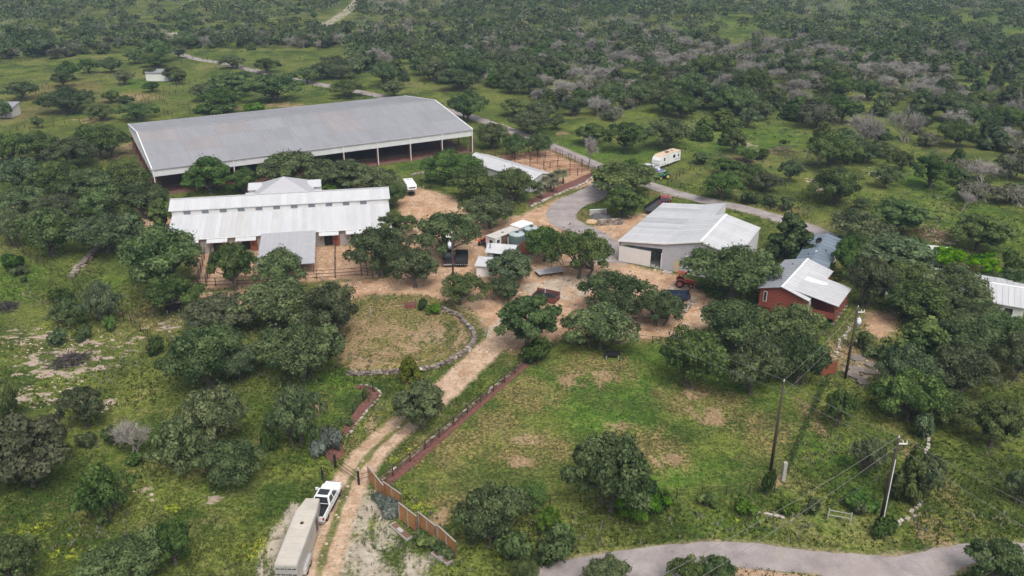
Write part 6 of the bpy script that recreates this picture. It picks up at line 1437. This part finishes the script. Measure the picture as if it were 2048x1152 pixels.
# black dump trailer and dark truck under the oak
dt = thing("dump_trailer", "black dump trailer with a row of small white lights under the oak", "trailer", V(923, 536), R(92))
part(dt, "bed", LINER, ((0, -1.15, .75), (4.8, -1.07, 1.5)), ((0, 1.07, .75), (4.8, 1.15, 1.5)), ((0, -1.06, .75), (.08, 1.06, 1.45)), ((4.72, -1.06, .75), (4.8, 1.06, 1.6)), ((.08, -1.06, .75), (4.72, 1.06, .82)))
for k in range(6): part(dt, "marker_light", TRIM, ((-.03, -.95 + k * .36, .6), (-.005, -.83 + k * .36, .68)))
part(dt, "frame", BLACK_PIPE, ((0, -.8, .5), (5.8, .8, .74)))
for x in (1.6, 2.6):
    for s in (-1, 1): wheel(dt, x, s * .95, .38, .24)
pickup("black pickup in deep shade under the oak beside the dump trailer", V(897, 522), R(95), mat("black_car_paint", (.02, .02, .022), .35, .1))
# grey slat sided trailer
A, B = P(981, 474, 2.7), P(1030, 455, 2.7); d = B - A; L = np.linalg.norm(d)
gtl = thing("slat_trailer", "long grey roofed trailer with brown slatted sides beside the tanks", "trailer", (A[0], A[1], 0), math.atan2(d[1], d[0]))
part(gtl, "roof", mat("dusty_grey_roof", (.50, .47, .44), .7, .12), ((-.1, -1.2, 2.62), (L + .1, 1.2, 2.7))); part(gtl, "floor", WOOD, ((0, -1.1, .55), (L + 4, 1.1, .68)))
part(gtl, "end_panel", WHITE_PANEL, ((0, -1.15, .69), (.06, -.5, 2.61)), ((0, .3, .69), (.06, 1.15, 2.61)), ((.07, -1.16, .69), (1.6, -1.12, 2.61)), ((0, -.5, 2.1), (.06, .3, 2.61))); part(gtl, "end_shade_sheet", DARK, ((.3, -1.1, .69), (.36, 1.1, 2.6)))  # dark sheet across the open end stands in for inside shade
part(gtl, "side_window", GLASS, ((.5, -1.18, 1.6), (1.2, -1.161, 2.2)))
for i in range(int((L - 1.6) / .3)):
    for y in (-1.15, 1.12): part(gtl, "slat", WOOD, ((1.65 + i * .3, y, .69), (1.65 + i * .3 + .24, y + .04, 2.61)))
part(gtl, "pod", mat("pale_roof_pod", (.58, .56, .53), .6, .08), ((L + .15, -1.25, 2.4), (L + 3.6, 1.25, 2.85)), ((L + .4, -1.1, .69), (L + 3.4, 1.1, 2.39)))
part(gtl, "pod_cap", TRIM, ((L + .05, -1.35, 2.851), (L + 3.7, 1.35, 2.95)))
part(gtl, "hatch", DARK, ((L * .45, -.2, 2.705), (L * .45 + .5, .25, 2.73)))
for x in (L * .5, L * .5 + .95):
    for s in (-1, 1): wheel(gtl, x, s * .95, .38, .24)
# white horse trailer behind the stable
A, B = P(814.5, 356, 2.7), P(824, 370, 2.7); d = B - A; L = np.linalg.norm(d)
ht = thing("horse_trailer", "white horse trailer parked on the dirt behind the stable", "trailer", (A[0], A[1], 0), math.atan2(d[1], d[0]))
MB().extr([(0, .6), (0, 2.6), (.15, 2.7), (L - .3, 2.7), (L, 2.45), (L, 1.6), (L - 1.6, 1.35), (L - 1.7, .6)], -1.05, 1.05).build("body", WPAINT, ht, False, .06)
part(ht, "nose_window", GLASS, ((L + .002, -.7, 1.95), (L + .02, .7, 2.2))); part(ht, "side_window", GLASS, ((.6, 1.06, 1.7), (1.6, 1.075, 2.1)), ((.6, -1.075, 1.7), (1.6, -1.06, 2.1))); part(ht, "stripe", GREY_SIDING, ((.1, 1.06, 1.3), (L - 1.8, 1.07, 1.4)), ((.1, -1.07, 1.3), (L - 1.8, -1.06, 1.4)))
part(ht, "roof_vent", GREY_SIDING, ((L * .2, -.3, 2.701), (L * .2 + .35, .05, 2.8)), ((L * .2, .4, 2.701), (L * .2 + .35, .7, 2.8)))
part(ht, "tongue", BLACK_PIPE, ((L - 1.7, -.6, .5), (L - .2, .6, .62)), ((L - .5, -.06, .62), (L - .4, .06, 1.5)))
for x in (L * .3, L * .3 + .9):
    for s in (-1, 1): wheel(ht, x, s * .98, .36, .22)
# navy utility trailer
ut = thing("utility_trailer", "dark navy box utility trailer at the edge of the yard", "trailer", V(1360, 600), R(-4)); NAVY = mat("navy_steel", (.028, .040, .070), .5, .2)
part(ut, "box", NAVY, ((-2.2, -.95, .55), (1.4, -.89, 1.35)), ((-2.2, .89, .55), (1.4, .95, 1.35)), ((-2.2, -.88, .55), (-2.14, .88, 1.35)), ((1.34, -.88, .55), (1.4, .88, 1.35)), ((-2.13, -.88, .55), (1.33, .88, .62)))
part(ut, "stakes", BLACK_PIPE, ((1.41, -.9, .4), (1.5, -.8, 1.6)), ((1.41, .8, .4), (1.5, .9, 1.6)), ((-2.3, -.05, .45), (-3.2, .05, .55)))
for s in (-1, 1): wheel(ut, -.1, s * 1.06, .33, .2, TRIM)
# red vehicle and dark container beyond the workshop
rv = pickup("red pickup behind the workshop roof by the lane", V(1330, 410), R(75), mat("red_car_paint", (.30, .03, .035), .35, .1))
dc = thing("flatbed_trailer", "long dark flatbed trailer parked behind the workshop lean-to", "trailer", V(1298, 430), R(58))
part(dc, "deck", mat("dark_trailer_deck", (.055, .055, .06), .7, .25), ((0, -1.15, .8), (8.5, 1.15, .95))); part(dc, "side_board", BLACK_PIPE, ((0, 1.16, .8), (8.5, 1.22, 1.7)), ((0, -1.22, .8), (8.5, -1.16, 1.3))); part(dc, "headboard", CONCRETE, ((8.51, -1.2, .8), (8.6, 1.2, 1.9)))
for x in (3.2, 4.2):
    for s in (-1, 1): wheel(dc, x, s * .95, .4, .24)
# ---------------------------------------------------------------- person at the truck
def person(loc, rz):
    J = {'pel': (0, 0, .95), 'spine': (.01, 0, 1.15), 'chest': (.0, 0, 1.36), 'neck': (.01, 0, 1.52), 'head': (.04, 0, 1.62), 'crown': (.03, 0, 1.76),
         'hl': (0, .1, .9), 'kl': (.03, .11, .5), 'al': (-.02, .12, .09), 'tl': (.15, .14, .04), 'hr': (0, -.1, .9), 'kr': (.05, -.11, .5), 'ar': (.0, -.12, .09), 'tr': (.17, -.14, .04),
         'sl': (0, .2, 1.42), 'el': (-.02, .27, 1.14), 'wl': (.16, .2, .98), 'sr': (0, -.2, 1.42), 'er': (-.02, -.27, 1.14), 'wr': (.2, -.16, 1.05)}
    Rr = {'pel': .15, 'spine': .135, 'chest': .16, 'neck': .06, 'head': .095, 'crown': .07, 'hl': .1, 'kl': .065, 'al': .045, 'tl': .04, 'hr': .1, 'kr': .065, 'ar': .045, 'tr': .04, 'sl': .07, 'el': .05, 'wl': .035, 'sr': .07, 'er': .05, 'wr': .035}
    E_ = [('pel', 'spine'), ('spine', 'chest'), ('chest', 'neck'), ('neck', 'head'), ('head', 'crown'), ('pel', 'hl'), ('hl', 'kl'), ('kl', 'al'), ('al', 'tl'), ('pel', 'hr'), ('hr', 'kr'), ('kr', 'ar'), ('ar', 'tr'), ('chest', 'sl'), ('sl', 'el'), ('el', 'wl'), ('chest', 'sr'), ('sr', 'er'), ('er', 'wr')]
    for s, wv in (('l', (.16, .2, .98)), ('r', (.2, -.16, 1.05))):
        sg = 1 if s == 'l' else -1
        J['p' + s] = (wv[0] + .06, wv[1] - sg * .01, wv[2] - .02); Rr['p' + s] = .032; E_.append(('w' + s, 'p' + s))
        for q in range(4):
            J[f'f{q}{s}'] = (wv[0] + .13 + .01 * (q in (1, 2)), wv[1] - sg * (.035 - .02 * q) - sg * .01, wv[2] - .05 - .008 * q); Rr[f'f{q}{s}'] = .009; E_.append(('p' + s, f'f{q}{s}'))
        J['th' + s] = (wv[0] + .08, wv[1] - sg * .05, wv[2] + .015); Rr['th' + s] = .011; E_.append(('w' + s, 'th' + s))
    ks = list(J); me = bpy.data.meshes.new("body"); me.from_pydata([J[k] for k in ks], [(ks.index(a), ks.index(b)) for a, b in E_], [])
    t = NT("dark_clothes"); tc = t.n('ShaderNodeSeparateXYZ', {0: t.n('ShaderNodeTexCoord').outputs['Object']}); z = tc.outputs[2]
    gt_ = lambda a, b: t.math('GREATER_THAN', a, b)
    c = t.mix(gt_(z, .93), (.030, .040, .068), (.012, .012, .014)); c = t.mix(gt_(z, 1.53), c, (.42, .25, .18)); c = t.mix(t.math('LESS_THAN', z, .1), c, (.06, .04, .03))
    c = t.mix(t.math('MULTIPLY', gt_(tc.outputs[0], .17), t.math('MULTIPLY', gt_(z, .8), t.math('LESS_THAN', z, 1.2))), c, (.42, .25, .18))
    t.finish(c, .85); root = thing("person", "person in a black top and jeans standing by the white pickup", "person", loc, rz)
    o = link("body", me, t.m, root); sk = o.modifiers.new("skin", 'SKIN'); sk.use_smooth_shade = True
    for i, k in enumerate(ks): me.skin_vertices[0].data[i].radius = (Rr[k], Rr[k]); me.skin_vertices[0].data[i].use_root = (k == 'pel')
    ss = o.modifiers.new("sub", 'SUBSURF'); ss.levels = 1; ss.render_levels = 2
    bm = bmesh.new(); bmesh.ops.create_icosphere(bm, subdivisions=2, radius=.125)
    for v in bm.verts: v.co = Vector((v.co.x * .92 - .015, v.co.y * .9, v.co.z * 1.12 + 1.69)); 
    bmesh.ops.delete(bm, geom=[v for v in bm.verts if v.co.x > .055 and v.co.z < 1.74], context='VERTS')
    h = bpy.data.meshes.new("hair"); bm.to_mesh(h); bm.free(); link("hair", h, mat("black_hair", (.012, .010, .009), .6, .2), root)
    fc = MB()
    for y in (-.035, .035): fc.obox((.135, y, 1.66), (.02, .022, .014))
    fc.build("eyes", DARK, root); MB().hexa([(.12, -.016, 1.61), (.16, -.016, 1.61), (.16, .016, 1.61), (.12, .016, 1.61), (.12, -.008, 1.66), (.135, -.008, 1.66), (.135, .008, 1.66), (.12, .008, 1.66)]).build("nose", mat("skin_tone", (.42, .25, .18), .6, .08), root)
person(V(646, 962), R(30))
# ================================================================ GROUND COVER
def field_at(x, y, arr):
    i = np.clip(np.searchsorted(xs, x) - 1, 0, nx - 2); j = np.clip(np.searchsorted(ys, y) - 1, 0, ny - 2)
    return arr.reshape(gs)[j, i]
def tufts(name, label, n, ymax, colr, h0, h1, accept, seed, wmul=.22, blades=3):
    g = np.random.default_rng(seed); x = g.uniform(-130, 130, n * 3); y = 56 + (ymax - 56) * g.random(n * 3) ** 1.35
    vv_ = np.stack([x, y, np.zeros_like(x)], 1) - np.array([0, 0, CAM_H]); zc_ = vv_ @ _f; u_ = 1024 + FPX * x / zc_
    ok_ = (u_ > -80) & (u_ < 2130)
    road = np.maximum(field_at(x, y, shoulder), field_at(x, y, dirt_any)); ok_ &= (road < -.3) & accept(x, y, g)
    x, y = x[ok_][:n], y[ok_][:n]; n = len(x)
    x = np.repeat(x, blades) + g.normal(0, .12, n * blades); y = np.repeat(y, blades) + g.normal(0, .12, n * blades); N_ = n * blades
    a = g.uniform(0, 6.283, N_); hh = g.uniform(h0, h1, N_); w_ = hh * wmul * g.uniform(.6, 1.5, N_); lx, ly = g.normal(0, .35, N_) * hh, g.normal(0, .35, N_) * hh
    ca, sa_ = np.cos(a) * w_, np.sin(a) * w_; z0 = np.zeros(N_)
    v = np.stack([np.stack([x - ca, y - sa_, z0], 1), np.stack([x + ca, y + sa_, z0], 1), np.stack([x + ca * .6 + lx, y + sa_ * .6 + ly, hh], 1), np.stack([x - ca * .6 + lx, y - sa_ * .6 + ly, hh * .92], 1)], 1).reshape(-1, 3)
    return tag(link(name, quads_mesh(name, v, np.repeat(np.clip(g.normal(.45, .28, N_), 0, 1), 4), colr)), label, None, None, 'stuff')
GRASSM = leaf_mat("tall_grass", (.060, .085, .020), (.165, .190, .060), .45); STRAWM = leaf_mat("dry_straw", (.17, .14, .065), (.34, .28, .15), .4); FORBM = leaf_mat("low_forbs", (.042, .072, .016), (.110, .150, .040), .45)
YELM = leaf_mat("yellow_flowers", (.20, .22, .03), (.42, .40, .06), .4); GREYM = leaf_mat("grey_weeds", (.12, .125, .085), (.25, .25, .18), .15)
lawnf = lambda x, y: field_at(x, y, lawn_sd); yelf = lambda x, y: field_at(x, y, yel); dryf = lambda x, y: field_at(x, y, dry); rockf = lambda x, y: field_at(x, y, rock)
tufts("tall_grass", "tall rough meadow grass around the paddock", 42000, 175, GRASSM, .10, .30, lambda x, y, g: (lawnf(x, y) < -.5) & (np.hypot(x - RING_C[0], y - RING_C[1]) > 12) & ((field_at(x, y, cal_sd) < -1) | (g.random(len(x)) < .12)) & (vnoise(x, y, 5, 21) > .34) & (g.random(len(x)) > rockf(x, y) * .75), 1)
tufts("short_grass", "short turf tufts in the mown paddock", 16000, 140, FORBM, .03, .09, lambda x, y, g: (lawnf(x, y) > 0) & (vnoise(x, y, 4, 22) > .38) & (g.random(len(x)) > dryf(x, y) * .6), 2, .6, 2)
tufts("dry_straw_grass", "dry straw coloured grass tufts through the meadow", 14000, 180, STRAWM, .06, .26, lambda x, y, g: (np.hypot(x - RING_C[0], y - RING_C[1]) > 6) & (vnoise(x, y, 6, 23) * .6 + dryf(x, y) * .6 > .42) & (g.random(len(x)) < .8), 3, .4, 2)
tufts("low_forbs", "dark low weeds and forbs in the rough meadow", 14000, 190, FORBM, .10, .30, lambda x, y, g: (lawnf(x, y) < -.3) & (np.hypot(x - RING_C[0], y - RING_C[1]) > 12) & (field_at(x, y, cal_sd) < -1) & (vnoise(x, y, 8, 24) > .52), 4, .35, 4)
tufts("yellow_wildflowers", "patches of yellow green wildflowers", 5000, 190, YELM, .08, .22, lambda x, y, g: g.random(len(x)) < np.clip(yelf(x, y) * 1.2 - .25, .004, 1), 5, .8, 2)
tufts("grey_weeds", "pale grey roadside weeds and stalks", 5000, 130, GREYM, .15, .4, lambda x, y, g: (lawnf(x, y) < -.5) & (vnoise(x, y, 7, 25) > .62), 6, .25, 4)
# loose stones on bare ground
g = np.random.default_rng(55); n = 26000; x = g.uniform(-75, 75, n); y = g.uniform(57, 185, n); k = (np.maximum(np.maximum(field_at(x, y, yard_sd), field_at(x, y, drive_sd)) + .6, np.maximum(field_at(x, y, cal_sd) + .5, (field_at(x, y, rock) - .35) * 3)) > g.uniform(-.3, 1.2, n)) & (field_at(x, y, road_sd) < -.5) & (vnoise(x, y, 6, 41) > .42)
x, y = x[k], y[k]; n = len(x); s = g.uniform(.04, .15, n) * g.choice([.7, 1, 1, 1.8], n)
cube = np.array([(-1, -1, -.2), (1, -1, -.2), (1, 1, -.2), (-1, 1, -.2), (-.7, -.6, .6), (.6, -.7, .7), (.7, .6, .5), (-.6, .7, .65)]); a = g.uniform(0, 6.28, n)
cx3 = cube[None, :, 0] * np.cos(a)[:, None] - cube[None, :, 1] * np.sin(a)[:, None]; cy3 = cube[None, :, 0] * np.sin(a)[:, None] + cube[None, :, 1] * np.cos(a)[:, None]
vs_ = np.stack([x[:, None] + cx3 * s[:, None], y[:, None] + cy3 * s[:, None] * .8, cube[None, :, 2] * s[:, None]], 2).reshape(-1, 3)
fq = np.array([(4, 5, 6, 7), (0, 1, 5, 4), (1, 2, 6, 5), (2, 3, 7, 6), (3, 0, 4, 7)]); fs_ = (np.arange(n)[:, None, None] * 8 + fq[None]).reshape(-1, 4)
tag(link("loose_stones", mesh_np("loose_stones", vs_, fs_, leaf_mat("stone_chips", (.20, .15, .11), (.50, .43, .36), 0, 0), {'tint': ('FLOAT', np.repeat(g.random(n), 8))})), "loose stones and chips scattered over the bare earth", None, None, 'stuff')
# low scrub through the pastures
g = np.random.default_rng(77); n = 16000; x = g.uniform(-330, 330, n); y = g.uniform(150, 470, n); vv_ = np.stack([x, y, np.zeros(n)], 1) - np.array([0, 0, CAM_H]); zc_ = vv_ @ _f
u_ = 1024 + FPX * x / zc_; w_ = 576 - FPX * (vv_ @ _u) / zc_
k = (u_ > -40) & (u_ < 2090) & (np.maximum(field_at(x, y, shoulder), field_at(x, y, dirt_any)) < -1) & (g.random(n) < np.where(u_ > 1380, .75, np.where(w_ < 240, .22, .0))) & (vnoise(x, y, 16, 31) > .38)
k &= ~((np.abs((x + 55) * .882 + (y - 217) * .471) < 42) & (np.abs(-(x + 55) * .471 + (y - 217) * .882) < 27))
x, y = x[k], y[k]; n = len(x); r = g.uniform(.3, .95, n) * g.uniform(.6, 1.2, n)
m_ = 12; d = unit(g.normal(0, 1, (n * m_, 3))); d[:, 2] = np.abs(d[:, 2]); pos = np.repeat(np.stack([x, y, np.zeros(n)], 1), m_, 0) + d * np.repeat(r, m_)[:, None] * np.array([1, 1, .8])
v_, t_ = leaf_quads(g, pos, d + np.array([0, 0, .4]), .26)
tag(link("pasture_scrub", quads_mesh("pasture_scrub", v_, t_, LM['oakg'])), "low scrub and weeds dotted through the far pastures", None, None, 'stuff')
# ---------------------------------------------------------------- haze
hz = MB().box((-4300, -320, -1.0), (4300, 7100, CAM_H + 3)).build("haze", None)
t = NT("thin_haze"); v = t.n('ShaderNodeVolumePrincipled', {'Color': (.52, .74, 1.0, 1), 'Density': .0002, 'Anisotropy': .0})
t.t.links.new(v.outputs[0], t.out.inputs['Volume']); hz.data.materials.append(t.m); tag(hz, "thin pale haze fading the far woods", None, None, 'stuff')
